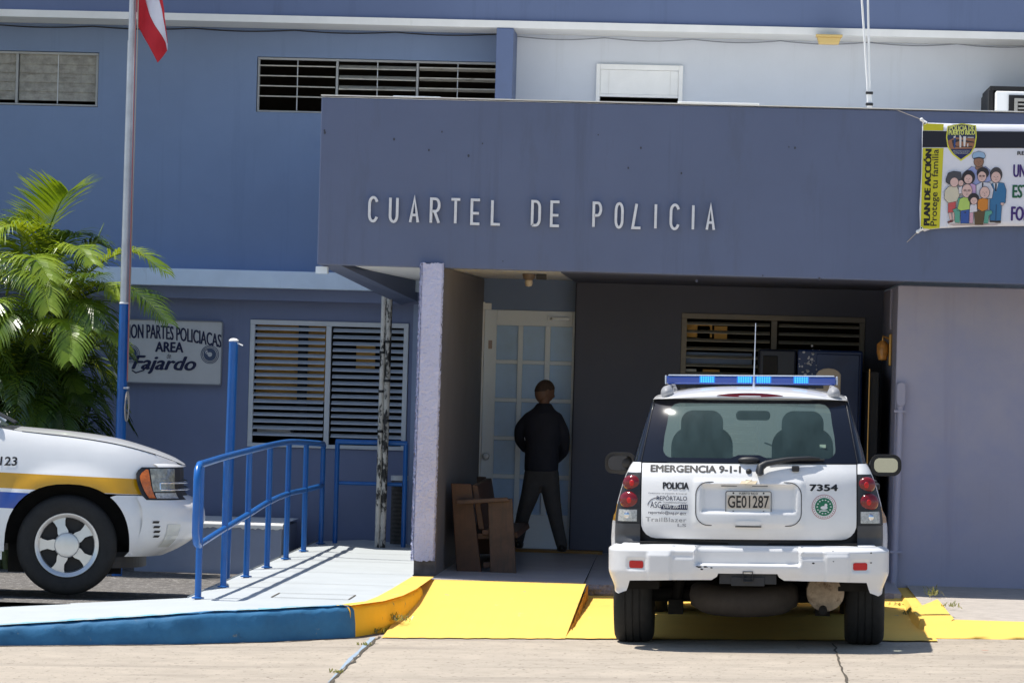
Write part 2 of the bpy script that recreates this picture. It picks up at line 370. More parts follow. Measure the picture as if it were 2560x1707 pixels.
# wheelchair ramp and lower drive, both yellow
def zdrive(x, y): return zroad(x)+.006+pl([(27.0, 0), (27.5, .004), (31.3, .045), (31.62, .07)], y)
def zramp(x, y):
    e = .95 if x > -.94 else 0
    return lerp(zroad(x)+.008, .15, clamp((y-27.55)/3.85))
yr = MB()
yr.grid(60, 24, lambda u, v: (lerp(-2.2+.02*v, -.94+.02*v, u), lerp(27.42+.10*u+.018*sin(u*37)+.012*sin(u*91), 31.45, v), zramp(lerp(-2.2, -.94, u), lerp(27.42+.10*u, 31.45, v))))
struct(yr.build('ramp', M_yel2))
yd = MB()
yd.grid(80, 20, lambda u, v: (lerp(-.97, 1.62, u), lerp(27.52+.12*u+.018*sin(u*61)+.012*sin(u*140), 31.62, v), zdrive(lerp(-.97, 1.62, u), lerp(27.52, 31.62, v))))
struct(yd.build('driveway', M_yel2))
ws = MB(); rnd = random.Random(8)
N = 26; vs = []
for k in range(N+1):
    y = lerp(28.2, 31.45, k/N); vs += [(-.925+.02*(y-27.4)/4+rnd.uniform(-.004, .004), y, zramp(-.95, y)-.001), (-.915+rnd.uniform(0, .02), y, zdrive(-.9, y)-.03)]
ws.add(vs, [(2*i, 2*i+1, 2*i+3, 2*i+2) for i in range(N)]); struct(ws.build('ramp_edge', mat('shaded_broken_ramp_edge', (0.42, 0.19, 0.02), .9, noise=(18, .5), bump=(40, 1, .02), stain=((0.06, 0.03, 0.02), 22, .52, .08))))  # rough broken edge, its shaded side darkened in the colour
# porch floor with its rough front step
struct(MB().grid(6, 12, lambda u, v: (lerp(-2.14, -.94, u), lerp(31.44, 36.2, v), lerp(.152, .213, v))).grid(8, 12, lambda u, v: (lerp(-.94, 1.56, u), lerp(31.62, 36.2, v), lerp(.135, .213, v))).box(-2.14, -.94, 31.44, 31.46, -.2, .15).box(-.94, 1.56, 31.62, 31.64, -.2, .134).build('porch_floor', M_floor))
rs = MB(); rnd = random.Random(2)
rs.grid(60, 3, lambda u, v: (lerp(-.9, 1.5, u), 31.61-.02*sin(v*pi)-rnd.uniform(0, .012), lerp(.03, .138, v)+rnd.uniform(-.004, .004)))
struct(rs.build('porch_step', M_rough))
# right pavement with yellow flared kerb
struct(MB().grid(12, 8, lambda u, v: (lerp(1.66, 14, u), lerp(28.75, 33.1, v), lerp(.105, .14, v))).build('pavement', M_pave))
kr = MB()
ko = [(1.56, 33.0), (1.58, 30.9), (1.55, 29.3), (1.565, 28.75)]; ki = [(1.82, 33.0), (1.82, 30.9), (1.80, 29.3), (1.80, 28.76)]
vs = []
for (a, b_), (c, e) in zip(ko, ki): vs += [(a-.03, b_, zdrive(1.5, b_)-.02), (a, b_, .115), (c, e, .125)]
kr.add(vs, [(3*i+k, 3*i+k+1, 3*i+k+4, 3*i+k+3) for i in range(3) for k in range(2)])
kr.add([(1.555, 28.75, .118), (1.80, 28.76, .128), (1.62, 28.35, .02), (1.535, 28.72, -.01)], [(0, 3, 2, 1)])
kr.grid(40, 6, lambda u, v: (lerp(1.60, 14, u**1.6), lerp(28.06, 28.80, v)+.02*sin(u*90)*(1-v)-.03*(1-u**1.6)*v, lerp(zroad(lerp(1.6, 8, min(1, u)))*.5+.012, .118, v**.8)))
kr.grid(60, 1, lambda u, v: (lerp(1.60, 14, u**1.6), 28.06+.02*sin(u*90), lerp(-.01, .0+zroad(lerp(1.6, 8, min(1, u)))*.5+.012, v)))
struct(kr.build('flared_kerb', M_yel2, smooth_ang=25))
# joints and cracks of the concrete road: narrow irregular strips
M_crack = mat('crack_dirt', (0.085, 0.07, 0.05), .95, noise=(30, .4))
M_bluewash = mat('faded_blue_streak', (0.30, 0.38, 0.46), .9, noise=(20, .2))
ck = MB(); rnd = random.Random(12)
def crack(p, q, wd, n, jit):
    p = Vector(p); q = Vector(q); t = (q-p).normalized(); s = Vector((-t.y, t.x)); vs = []
    for k in range(n+1):
        c = p.lerp(q, k/n)+s*rnd.uniform(-jit, jit); a = wd*rnd.uniform(.3, 1.2)
        for sg in (-1, 1): vs.append((c.x+s.x*a*sg, c.y+s.y*a*sg, zroad(c.x)+.005))
    ck.add(vs, [(2*i, 2*i+1, 2*i+3, 2*i+2) for i in range(n)])
def onroad(px, py):
    Y = 27.
    for _ in range(12):
        p = at(px, py, Y); Y = (CAMH-zroad(p.x))/((CAMH-p.z)/Y)
    p = at(px, py, Y); return (p.x, p.y)
crack(onroad(872, 1462), onroad(745, 1580), .012, 26, .012)
crack(onroad(1915, 1478), onroad(1960, 1600), .008, 20, .014)
struct(ck.build('road_crack', M_crack))
bw = MB(); a = Vector(onroad(868, 1464)); c = Vector(onroad(760, 1568)); vs = []; rnd = random.Random(4)
for k in range(13):
    p = a.lerp(c, k/12); wdt = .05*(1-k/14)*rnd.uniform(.6, 1.2); vs += [(p.x-.015-wdt, p.y, zroad(p.x)+.004), (p.x-.015, p.y, zroad(p.x)+.004)]
bw.add(vs, [(2*i, 2*i+1, 2*i+3, 2*i+2) for i in range(12)]); struct(bw.build('road_paint_streak', M_bluewash))
jl = MB()                                                   # scored joints in the walkway
def score(p, q, wd=.006):
    p = Vector(p); q = Vector(q); t = (q-p).normalized(); s = Vector((-t.y, t.x))*wd
    vs = []
    for k in range(11):
        c = p.lerp(q, k/10); vs += [(c.x-s.x, c.y-s.y, zwalk(c.x, c.y)+.004), (c.x+s.x, c.y+s.y, zwalk(c.x, c.y)+.004)]
    jl.add(vs, [(2*i, 2*i+1, 2*i+3, 2*i+2) for i in range(10)])
for y in (30.05, 31.7, 33.6, 35.4): score((-3.62, y), (-2.33, y), .005)
score((-3.05, 28.2), (-2.5, 28.2), .01); score((-3.05, 28.75), (-2.5, 28.75), .008); score((-3.05, 28.2), (-3.05, 28.75)); score((-2.5, 28.2), (-2.5, 28.75))
struct(jl.build('walkway_joint', M_crack))

# ------------------------------------------------------------------ the police station
st = empty('police_station', (0, 37.8, 0)); 
tag(st, 'blue grey two storey police station with deep entrance canopy and louvred windows', 'building')
class PB(MB):
    def put(s, name, m, parent=st, **k):
        base = Vector((0, 0, 0)); p = parent
        while p is not None: base += p.location; p = p.parent
        s.v = [tuple(Vector(q)-base) for q in s.v]
        return s.build(name, m, parent, **k)
YW = 37.8
KP = 35.8/37.8                                  # the porch's back wall stands nearer than the side building's wall
CP = Vector((0, 0, CAMH))
class PBK(PB):
    def put(s, *q, **k):
        s.v = [tuple(CP+(Vector(p)-CP)*KP) for p in s.v]; return PB.put(s, *q, **k)
def nearer(o):
    o.location = CP+(o.location-CP)*KP; o.scale = (KP, KP, KP)
def wall_open(b, x0, x1, z0, z1, y0, y1, ops):
    """wall slab with rectangular openings (x0, x1, z0, z1), left to right, no overlap"""
    x = x0
    for (a, c, e, f) in ops:
        if a > x: b.box(x, a, y0, y1, z0, z1)
        if e > z0: b.box(a, c, y0, y1, z0, e)
        if f < z1: b.box(a, c, y0, y1, f, z1)
        x = c
    if x < x1: b.box(x, x1, y0, y1, z0, z1)
uw = PB(); wall_open(uw, -12, -1.97, 2.60, 4.99, YW, YW+.2, [(-7.72, -5.875, 4.195, 4.715), (-4.362, -2.07, 4.187, 4.712)])
ur = PB(); wall_open(ur, -1.968, 6, 2.60, 4.99, YW, YW+.2, [(-1.10, -.36, 4.0, 4.66)]); ur.put('pale_upper_wall', M_wall2)
uw.put('upper_wall', M_wall)
lw = PB(); wall_open(lw, -12, -2.31, -.5, 2.60, YW, YW+.2, [(-4.36, -2.845, 1.01, 2.22)])
lw.put('lower_wall', M_low)
PB().box(-12, -2.31, 37.45, YW-.002, 2.512, 2.675).put('ledge', M_ledge, bevel=.008)
PB().box(-12, -2.31, 37.62, YW-.002, 2.40, 2.510).put('ledge_beam', M_low)
PB().box(-12, 6, 37.10, YW-.002, 4.980, 5.047).put('eave_soffit', M_trim)
PB().box(-12, 6, 37.13, 37.3, 5.048, 7.4).put('third_storey_wall', M_third)
PB().box(-12, 6, 37.31, 48, 7.0, 7.2).put('roof', M_roof)
PB().box(-12.2, -12, 37.13, 48, -.5, 7.2).box(6, 6.2, 37.13, 48, -.5, 7.2).box(-12, 6, 47.8, 48, -.5, 7.0).put('side_walls', M_wall)
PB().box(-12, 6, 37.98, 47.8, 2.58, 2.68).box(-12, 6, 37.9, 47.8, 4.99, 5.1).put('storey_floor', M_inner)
PB().box(-2.055, -1.896, 37.09, YW-.003, 3.6, 4.976).put('upper_pillar', M_third, bevel=.006)
# right block in front of the entrance
PB().box(1.53, 14, 32.9, 37.75, -.3, 2.59).put('right_wall', M_lav, bevel=.008)
# entrance canopy
cf = PB(); panel_out = [(-3.146, 2.611), (5.5, 2.588), (5.5, 3.955), (-3.146, 3.945)]
cf.prism(panel_out, lambda u, v, k: (u, 31.8+.16*k, v)); cf.put('canopy_fascia', M_canopy, bevel=.01)
PB().box(-3.14, 5.5, 31.965, YW-.003, 3.70, 3.80).put('canopy_roof', M_roof)
PB().box(-3.15, 5.5, 31.79, 31.97, 3.957, 3.966).put('canopy_coping', M_trim)
PB().box(-2.9, -1.206, 31.965, YW-.003, 2.622, 2.70).put('canopy_ceiling', M_white)
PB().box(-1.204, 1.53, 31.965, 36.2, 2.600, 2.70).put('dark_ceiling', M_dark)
sb = PB(); o0, o1 = at(738, 609, 31.97), at(935, 716, 37.79)           # tapering beam at the canopy's left end
o0 = Vector((-3.14, 31.965, 2.612)); o1 = Vector((-2.93, 37.79, 2.39))
sb.add([o0, o0+Vector((.17, 0, .0)), o1+Vector((.17, 0, .03)), o1, (o0.x, o0.y, 3.69), (o0.x+.17, o0.y, 3.69), (o1.x+.17, o1.y, 3.69), (o1.x, o1.y, 3.69)],
       [(0, 1, 2, 3), (4, 7, 6, 5), (0, 4, 5, 1), (1, 5, 6, 2), (2, 6, 7, 3), (3, 7, 4, 0)])
sb.put('canopy_beam', M_canopy)
PB().box(-3.175, -3.08, 31.99, 32.1, 2.545, 2.60).put('drain_spout', M_ledge)
# porch walls
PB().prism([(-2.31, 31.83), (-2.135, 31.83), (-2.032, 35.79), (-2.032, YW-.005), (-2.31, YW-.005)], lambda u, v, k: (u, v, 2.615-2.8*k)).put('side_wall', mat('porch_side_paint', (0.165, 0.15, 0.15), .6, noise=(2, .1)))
PB().box(-2.80, -2.312, 37.66, YW-.005, .0, 2.64).put('pilaster', M_lower2)
PBK().box(-2.25, -1.275, YW, YW+.15, 2.372, 2.70).put('door_head_wall', M_wall)
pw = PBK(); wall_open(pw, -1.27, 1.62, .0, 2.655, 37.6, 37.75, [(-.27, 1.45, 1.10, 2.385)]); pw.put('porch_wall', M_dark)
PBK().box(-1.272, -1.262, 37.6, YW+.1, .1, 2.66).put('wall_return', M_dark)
# stucco facing of the column: rough edged slab
sf = PB(); rnd = random.Random(21)
def stuc(u, v):
    e = max(abs(u-.5)*2, 0)
    x = lerp(-2.304, -2.133, u)+(rnd.uniform(-.004, .004) if u in (0, 1) else 0); z = lerp(.278, 2.645, v)+(rnd.uniform(-.008, .008) if v in (0, 1) else 0)
    return (x-.012*(1-v), 31.755-rnd.uniform(0, .004)*(0 if u in (0, 1) else 1)+(.012 if u in (0, 1) else 0), z)
sf.grid(18, 200, stuc)
rnd2 = random.Random(22)
sf.grid(2, 240, lambda u, v: (lerp(-2.319, -2.303, u)-.012*(1-v)+rnd2.uniform(-.004, .004), lerp(31.785, 31.752, u)+rnd2.uniform(-.005, .003), lerp(.278, 2.645, v)))
for xs in (-2.318, -2.133): sf.grid(4, 200, lambda u, v, xs=xs: (xs-.012*(1-v)+rnd2.uniform(-.006, .006), lerp(31.767, 31.828, u), lerp(.278, 2.645, v)))
sf.grid(12, 2, lambda u, v: (lerp(-2.318, -2.133, u)-.012, lerp(31.767, 31.83, v), .278)); sf.grid(12, 2, lambda u, v: (lerp(-2.318, -2.133, u), lerp(31.767, 31.83, v), 2.645))
sf.put('column_facing', M_stucco)
PB().box(-2.30, -2.14, 31.79, 31.829, .10, .277).put('column_base', mat('column_base_grey', (0.10, 0.095, 0.10), .8, noise=(12, .4), stain=((0.5, 0.28, 0.03), 9, .68, .04)))
# dark rooms behind the openings
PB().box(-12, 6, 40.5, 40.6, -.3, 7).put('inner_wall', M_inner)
PB().box(-4.34, -3.66, 38.25, 38.3, 1.45, 2.25).put('window_reflection', M_ochre)  # added ochre board standing in for a yellow building's reflection
PB().box(-3.38, -3.2, 38.22, 38.26, 1.75, 2.02).put('window_reflection_small', M_ochre)  # smaller added board for the same reflection
PB().box(-3.93, -3.84, 38.12, 38.2, 1.0, 2.25).put('inner_post', M_black)
PB().box(-4.3, -3.98, 38.1, 38.4, 1.12, 1.20).put('inner_shelf', M_white)

# ---- louvred windows
M_fshade = mat('window_frame_shaded', (0.40, 0.41, 0.41), .5, noise=(5, .1)); M_scream = mat('slat_cream', (.52, .50, .44), .5, noise=(9, .15), stain=((.28, .25, .19), 7, .55, .15))  # upper window frames greyed, their shadowed border put into the colour
def louvre(name, x0, x1, z0, z1, y, bays, pitch, slat, tilt, wslat, fr=.035, msl=None, thick=.006, fm=None, cls=None):
    cls = cls or PB
    f = empty(name, (0, 0, 0)); f.parent = st; f.location = Vector((x0, y, z0))-st.location
    b = cls(); b.box(x0, x1, y-.01, y+.05, z1-fr, z1).box(x0, x1, y-.01, y+.05, z0, z0+fr*.8)
    xs = [x0]+bays+[x1]
    for i, xm in enumerate(xs):
        a = xm if i == 0 else xm-fr*.55 if i < len(xs)-1 else xm-fr
        c = xm+fr if i == 0 else xm+fr*.55 if i < len(xs)-1 else xm
        b.box(a, c, y-.008, y+.048, z0+fr*.8+.0005, z1-fr-.0005)
    b.put('frame', fm or M_frame, f, bevel=.003)
    for i in range(len(xs)-1):
        s = cls(); a = xs[i]+fr*.9; c = xs[i+1]-fr*.8
        n = int((z1-z0-2*fr)/pitch); 
        tl = tilt[i] if isinstance(tilt, (list, tuple)) else tilt
        for k in range(n):
            zc = z1-fr-pitch*(k+.5); dy = wslat/2*cos(radians(tl)); dz = wslat/2*sin(radians(tl))
            jj = random.uniform(-.0015, .0015)
            # outer (camera side) edge low, inner edge high
            s.add([(a, y+.02-dy, zc-dz+jj), (c, y+.02-dy, zc-dz-jj), (c, y+.02+dy, zc+dz), (a, y+.02+dy, zc+dz),
                   (a, y+.02-dy, zc-dz-thick+jj), (c, y+.02-dy, zc-dz-thick-jj), (c, y+.02+dy, zc+dz-thick), (a, y+.02+dy, zc+dz-thick)],
                  [(0, 1, 2, 3), (7, 6, 5, 4), (0, 4, 5, 1), (1, 5, 6, 2), (2, 6, 7, 3), (3, 7, 4, 0)])
        s.put('slats', msl[i] if isinstance(msl, list) else (msl or M_slat), f)
        if wslat > .08: cls().box((a+c)/2-.004, (a+c)/2+.004, y+.01, y+.016, z0+fr, z1-fr).put('tie_rod', M_frame, f)
    return f
louvre('louvred_window', -7.715, -5.88, 4.20, 4.71, YW+.03, [-7.4, -6.66], .0865, M_slatold, [62, 80, 82], .092, fr=.022, msl=[M_slatold]*3, thick=.004, fm=M_fshade)
louvre('louvred_window', -4.358, -2.075, 4.19, 4.708, YW+.03, [-3.60, -2.835], .097, M_slat, [6, 24, -14], .085, fr=.020, msl=M_scream, thick=.010, fm=M_fshade)
louvre('louvred_window', -4.356, -2.85, 1.015, 2.217, YW-.012, [-3.607], .0625, M_slat, [30, 30], .056, fr=.045, thick=.006)
louvre('louvred_window', -.268, 1.448, 1.105, 2.383, 37.6-.012, [.60], .078, M_slat, [22, 22], .06, fr=.05, thick=.006, cls=PBK, msl=mat('porch_slat', (0.42, 0.40, 0.34), .5, noise=(8, .1)), fm=mat('porch_frame', (.22, .20, .17), .5, noise=(5, .1)))
tt = 0
for x0, x1, z0, z1, m in ((-.24, .02, 2.16, 2.28, 'ochre_tone'), (-.12, .0, 2.16, 2.27, 'white_trim'), (.04, .16, 2.15, 2.27, 'ochre_tone'), (-.22, .40, 1.90, 2.02, 'wall_paint'), (-.24, -.12, 1.70, 1.86, 'white_trim'), (-.06, .10, 1.72, 1.86, 'ochre_tone')):
    PBK().box(x0, x1, 37.70, 37.74, z0, z1).put('shelf_folder', MATS[m])
# shuttered white window over the canopy
sh = empty('shuttered_window', (0, 0, 0)); sh.parent = st; sh.location = Vector((-.73, YW, 4))-st.location
PB().box(-1.138, -1.10, YW-.05, YW+.02, 3.85, 4.715).box(-.36, -.32, YW-.05, YW+.02, 3.85, 4.715).box(-1.0995, -.3605, YW-.05, YW+.02, 4.665, 4.715).put('frame', M_white, sh, bevel=.004)
PB().box(-1.0995, -.3605, YW-.03, YW+.01, 4.435, 4.664).box(-1.0995, -.3605, YW-.04, YW+.01, 4.408, 4.434).put('shutter', M_white, sh, bevel=.004)
PB().box(-1.02, -1.016, YW-.034, YW-.031, 4.41, 4.66).box(-.44, -.436, YW-.034, YW-.031, 4.41, 4.66).put('shutter_seam', M_trim, sh)
PB().box(-1.0995, -.3605, YW+.02, YW+.03, 4.0, 4.374).put('opening', M_black, sh)
# front door: ten panes shown left of the man, five rows of three
dr = empty('entrance_door'); dr.parent = st; dr.location = Vector((-2.13, YW, .1))-st.location
DX = lambda t: -2.13+t
cols = [(.115, .319), (.366, .575), (.625, .832)]
zr = [2.213, 1.905, 1.865, 1.565, 1.525, 1.225, 1.187, .885, .84, .545]
zrows = [(1.90, 2.225), (1.54, 1.862), (1.178, 1.503), (.820, 1.142), (.445, .778)]
fb = PBK(); yd0, yd1 = YW-.02, YW+.03
fb.box(DX(0), DX(.115), yd0, yd1, .125, 2.37); fb.box(DX(.832), DX(.86), yd0, yd1, .125, 2.37)
for (a, c), (a2, c2) in zip(cols, cols[1:]): fb.box(DX(c), DX(a2), yd0+.004, yd1, .446, 2.224)
fb.box(DX(.1155), DX(.8315), yd0, yd1, 2.225, 2.37); fb.box(DX(.1155), DX(.8315), yd0, yd1, .125, .445)
for (l, h), (l2, h2) in zip(zrows, zrows[1:]):
    for a, c in cols: fb.box(DX(a+.0005), DX(c-.0005), yd0+.004, yd1, h2, l)
fb.put('door_frame', mat('door_white', (0.76, 0.84, 0.93), .4, noise=(4, .03)), dr, bevel=.004)
M_pane = mat('frosted_pane', (0.38, 0.57, 0.85), 0.3, noise=(2, .12))
for l, h in zrows:
    for a, c in cols: PBK().box(DX(a+.001), DX(c-.001), YW+.008, YW+.014, l+.001, h-.001).put('pane', M_pane, dr)
kb = PBK(); kb.lathe([(.0, -.075), (.028, -.07), (.034, -.05), (.022, -.03), (.012, -.02), (.03, -.006), (.034, 0)], Matrix.Translation((DX(.045), yd0, .985)) @ Matrix.Rotation(-pi/2, 4, 'X') @ Matrix.Scale(-1, 4, (0, 0, 1)) @ Matrix.Scale(-1, 4, (0, 0, 1)), 20)
kb.put('door_knob', M_steel, dr, smooth_ang=40)
PBK().box(DX(.62), DX(.80), yd0-.05, yd0-.03, 2.29, 2.31).box(DX(.60), DX(.64), yd0-.05, yd0-.001, 2.28, 2.32).put('door_closer', M_steel, dr)
PBK().box(DX(.04), DX(.075), yd0-.006, yd0-.001, 2.0, 2.08).put('notice', mat('paper_notice', (.42, .34, .32), .8), dr)
PBK().box(DX(-.045), DX(-.002), YW-.07, YW+.05, .125, 2.44).box(DX(-.002), DX(.06), YW-.05, YW, 2.371, 2.43).put('door_jamb', mat('jamb_lit_white', (0.84, 0.87, 0.9), .5), dr)  # jamb paler, indoor light leaking past the door put into its colour
PBK().box(-2.2, -.95, 37.35, 37.59, .10, .135).put('door_sill', mat('ochre_sill', (.26, .14, .035), .6, noise=(6, .15)), dr)

# ---- station lettering, each letter a raised metal stroke letter
sg = empty('station_lettering', (-1.4, 31.79, 2.96)); tag(sg, 'raised white metal lettering CUARTEL DE POLICIA on the canopy front', 'sign')
def ribbon(mb, pts, wd, f, closed=False):
    P = [Vector(p) for p in pts]; n = len(P); L = []; R = []
    for i in range(n):
        a = P[(i-1) % n] if (closed or i > 0) else None; c = P[(i+1) % n] if (closed or i < n-1) else None
        d1 = (P[i]-a).normalized() if a is not None else (c-P[i]).normalized()
        d2 = (c-P[i]).normalized() if c is not None else d1
        t = (d1+d2).normalized(); nn = Vector((-t.y, t.x)); k = wd/2/max(.35, nn.dot(Vector((-d1.y, d1.x))))
        L.append(P[i]+nn*k); R.append(P[i]-nn*k)
    vs = []
    for k in (0, 1):
        for i in range(n): vs += [f(L[i].x, L[i].y, k), f(R[i].x, R[i].y, k)]
    o = 2*n; fs = []
    for i in range(n if closed else n-1):
        j = (i+1) % n
        fs += [(2*i, 2*i+1, 2*j+1, 2*j), (o+2*i, o+2*j, o+2*j+1, o+2*i+1), (2*i, 2*j, o+2*j, o+2*i), (2*i+1, o+2*i+1, o+2*j+1, 2*j+1)]
    if not closed: fs += [(0, o, o+1, 1), (2*n-2, 2*n-1, o+2*n-1, o+2*n-2)]
    mb.add(vs, fs)
def arc(cx, cy, rx, ry, a0, a1, n=10): return [(cx+rx*cos(radians(lerp(a0, a1, k/n))), cy+ry*sin(radians(lerp(a0, a1, k/n)))) for k in range(n+1)]
GL = {'C': [arc(.5, .72, .5, .28, 20, 180)+arc(.5, .28, .5, .28, 180, 340)], 'U': [[(0, 1)]+arc(.5, .26, .5, .26, 180, 360)+[(1, 1)]],
      'A': [[(0, 0), (.5, 1), (1, 0)], [(.17, .30), (.83, .30)]], 'R': [[(0, 0), (0, 1), (.5, 1)]+arc(.55, .74, .45, .26, 90, -90)+[(.12, .48)], [(.45, .47), (1, 0)]],
      'T': [[(0, 1), (1, 1)], [(.5, .94), (.5, 0)]], 'E': [[(1, 1), (0, 1), (0, 0), (1, 0)], [(.14, .44), (.9, .44)]], 'L': [[(0, 1), (0, 0), (1, 0)]],
      'D': [[(0, 0), (0, 1), (.4, 1)]+arc(.45, .74, .55, .26, 90, 0)+arc(.45, .26, .55, .26, 0, -90)+[(0, 0)]], 'P': [[(0, 0), (0, 1), (.5, 1)]+arc(.55, .74, .45, .26, 90, -90)+[(.12, .48)]],
      'O': [arc(.5, .7, .5, .3, 0, 180)+arc(.5, .3, .5, .3, 180, 360)], 'I': [[(.5, 0), (.5, 1)]]}
z2x = lambda z: (800+z/2.735)/IW*2352
z3x = lambda z: (1660+z/2.613)/IW*2352
word = [('C', z2x(338), z2x(390)), ('U', z2x(480), z2x(528)), ('A', z2x(619), z2x(671)), ('R', z2x(760), z2x(814)), ('T', z2x(897), z2x(957)), ('E', z2x(1038), z2x(1092)), ('L', z2x(1178), z2x(1232)),
        ('D', z2x(1452), z2x(1502)), ('E', z2x(1583), z2x(1636)), ('P', z2x(1872), z2x(1920)), ('O', z2x(2024), z2x(2068)), ('L', z2x(2140), z2x(2194)), ('I', z2x(2270), z2x(2322)), ('C', z3x(46), z3x(96)), ('I', z3x(165), z3x(217)), ('A', z3x(282), z3x(328))]
for i, (ch, xa, xb) in enumerate(word):
    X0 = at(xa, 490, 31.78).x; X1 = at(xb, 490, 31.78).x; b = PB()
    lean = .028 if i == 11 else 0.0
    for q, s in enumerate(GL[ch]):
        ribbon(b, [(X0+(X1-X0)*u+lean*v, 2.966+.19*v) for u, v in s], .0205, lambda x, z, k, q=q: (x, 31.762-.0008*q+.026*k, z), closed=(ch == 'O'))
    b.put('letter', M_letter, sg)
# ------------------------------------------------------------------ the police SUVs (car frame: x right, y forward from the rear bumper, z up)
def mat_body(name):
    m = bpy.data.materials.new(name); m.use_nodes = True; n = m.node_tree; b = n.nodes['Principled BSDF']; L = n.links.new
    b.inputs['Roughness'].default_value = .38; b.inputs['Coat Weight'].default_value = .7; b.inputs['Coat Roughness'].default_value = .05
    tc = n.nodes.new('ShaderNodeTexCoord'); sp = n.nodes.new('ShaderNodeSeparateXYZ'); L(tc.outputs['Object'], sp.inputs[0])
    # band height: z + .025*(y-3.85)
    ad = n.nodes.new('ShaderNodeMath'); ad.operation = 'MULTIPLY_ADD'; ad.inputs[1].default_value = .026; L(sp.outputs['Y'], ad.inputs[0]); L(sp.outputs['Z'], ad.inputs[2])
    rp = n.nodes.new('ShaderNodeValToRGB'); rp.color_ramp.interpolation = 'CONSTANT'
    el = rp.color_ramp.elements
    W = (.78, .78, .775, 1); Yc = (*srgb(200, 148, 0), 1); Bc = (*srgb(20, 70, 160), 1); of = .1
    stops = [(0, W), (.612+of, Bc), (.730+of, W), (.757+of, Yc), (.872+of, W)]
    el[0].position = 0; el[0].color = W; el[1].position = stops[1][0]; el[1].color = Bc
    for p, c in stops[2:]: e = el.new(p); e.color = c
    gy = n.nodes.new('ShaderNodeMath'); gy.operation = 'LESS_THAN'; gy.inputs[1].default_value = 1.30; L(sp.outputs['Y'], gy.inputs[0])
    lt = n.nodes.new('ShaderNodeMath'); lt.operation = 'LESS_THAN'; lt.inputs[1].default_value = .845; L(ad.outputs[0], lt.inputs[0])
    ml = n.nodes.new('ShaderNodeMath'); ml.operation = 'MULTIPLY'; L(gy.outputs[0], ml.inputs[0]); L(lt.outputs[0], ml.inputs[1])
    sb2 = n.nodes.new('ShaderNodeMath'); sb2.operation = 'SUBTRACT'; L(ad.outputs[0], sb2.inputs[0]); L(ml.outputs[0], sb2.inputs[1]); L(sb2.outputs[0], rp.inputs[0])
    t = n.nodes.new('ShaderNodeTexNoise'); t.inputs['Scale'].default_value = 5; t.inputs['Detail'].default_value = 6; L(tc.outputs['Object'], t.inputs['Vector'])
    r = n.nodes.new('ShaderNodeMapRange'); r.inputs['To Min'].default_value = .94; r.inputs['To Max'].default_value = 1.04; L(t.outputs['Fac'], r.inputs['Value'])
    mx = n.nodes.new('ShaderNodeVectorMath'); mx.operation = 'SCALE'; L(rp.outputs[0], mx.inputs[0]); L(r.outputs[0], mx.inputs['Scale']); L(mx.outputs[0], b.inputs['Base Color'])
    return m
C_body = mat_body('car_paint_striped')
C_white = mat('car_paint_white', (0.78, 0.78, 0.775), .38, coat=.7, noise=(5, .03))
C_bump = mat('car_bumper_white', (0.74, 0.74, 0.74), .42, coat=.4, noise=(5, .04), stain=((.42, .33, .2), 7, .70, .06))
C_trim = mat('car_black_trim', (0.022, 0.023, 0.026), .5, noise=(12, .2))
C_tank = mat('tank_brown', (0.040, 0.032, 0.026), .75, noise=(8, .3))
C_trim2 = mat('car_grey_trim', (0.055, 0.057, 0.062), .45, noise=(12, .1))
C_under = mat('car_underbody', (0.012, 0.011, 0.010), .85, noise=(9, .4))
C_glass = mat('car_dark_glass', (0.010, 0.012, 0.020), .07, spec=.5, coat=.0)
C_tyre = mat('tyre_rubber', (0.018, 0.018, 0.018), .8, noise=(20, .25))
C_rim = mat('rim_alloy', (0.62, 0.62, 0.61), .33, metal=.75, noise=(10, .06))
C_rimd = mat('rim_dark', (0.015, 0.015, 0.016), .6)
C_chrome = mat('chrome', (0.75, 0.76, 0.78), .08, metal=1)
C_red = mat('lamp_red', (0.17, 0.005, 0.008), .15, coat=.5, bump=(160, .25, .003))
C_redb = mat('reflector_red', (0.55, 0.012, 0.012), .25, bump=(220, .4, .003))
C_clear = mat('lamp_clear', (0.42, 0.42, 0.40), .15, coat=1, bump=(110, .5, .006), noise=(60, .4))
C_amber = mat('lamp_amber', (0.55, 0.13, 0.012), .2, coat=1, bump=(120, .4, .004), noise=(40, .3))
C_hl = mat('headlamp_lens', (0.27, 0.27, 0.22), .06, coat=1, spec=.8, noise=(25, .5))
C_blue = mat('lightbar_blue', (0.010, 0.065, 0.36), .12, coat=1)
C_led = mat('lightbar_led', (0.05, 0.35, 0.9), .3, emit=((0.04, 0.42, 1.0), .9))
C_ink = mat('decal_black', (0.012, 0.012, 0.014), .5)
C_navy = mat('decal_navy', (0.012, 0.016, 0.05), .5)
C_dec_g = mat('decal_green', (0.016, 0.17, 0.085), .5); C_dec_r = mat('decal_red', (0.42, 0.02, 0.03), .5); C_dec_w = mat('decal_white', (0.75, 0.76, 0.75), .5)
C_plate = mat('plate_cream', (0.56, 0.50, 0.42), .5, noise=(30, .12)); C_platew = mat('plate_white', (0.66, 0.66, 0.63), .5)
C_seat = mat('seat_grey', (0.02, 0.022, 0.024), .9)
C_rust = mat('muffler_rust', (0.42, 0.33, 0.24), .8, noise=(14, .35), stain=((.12, .07, .04), 9, .55, .15))
C_shade = mat('car_recess_line', (0.03, 0.03, 0.033), .6)
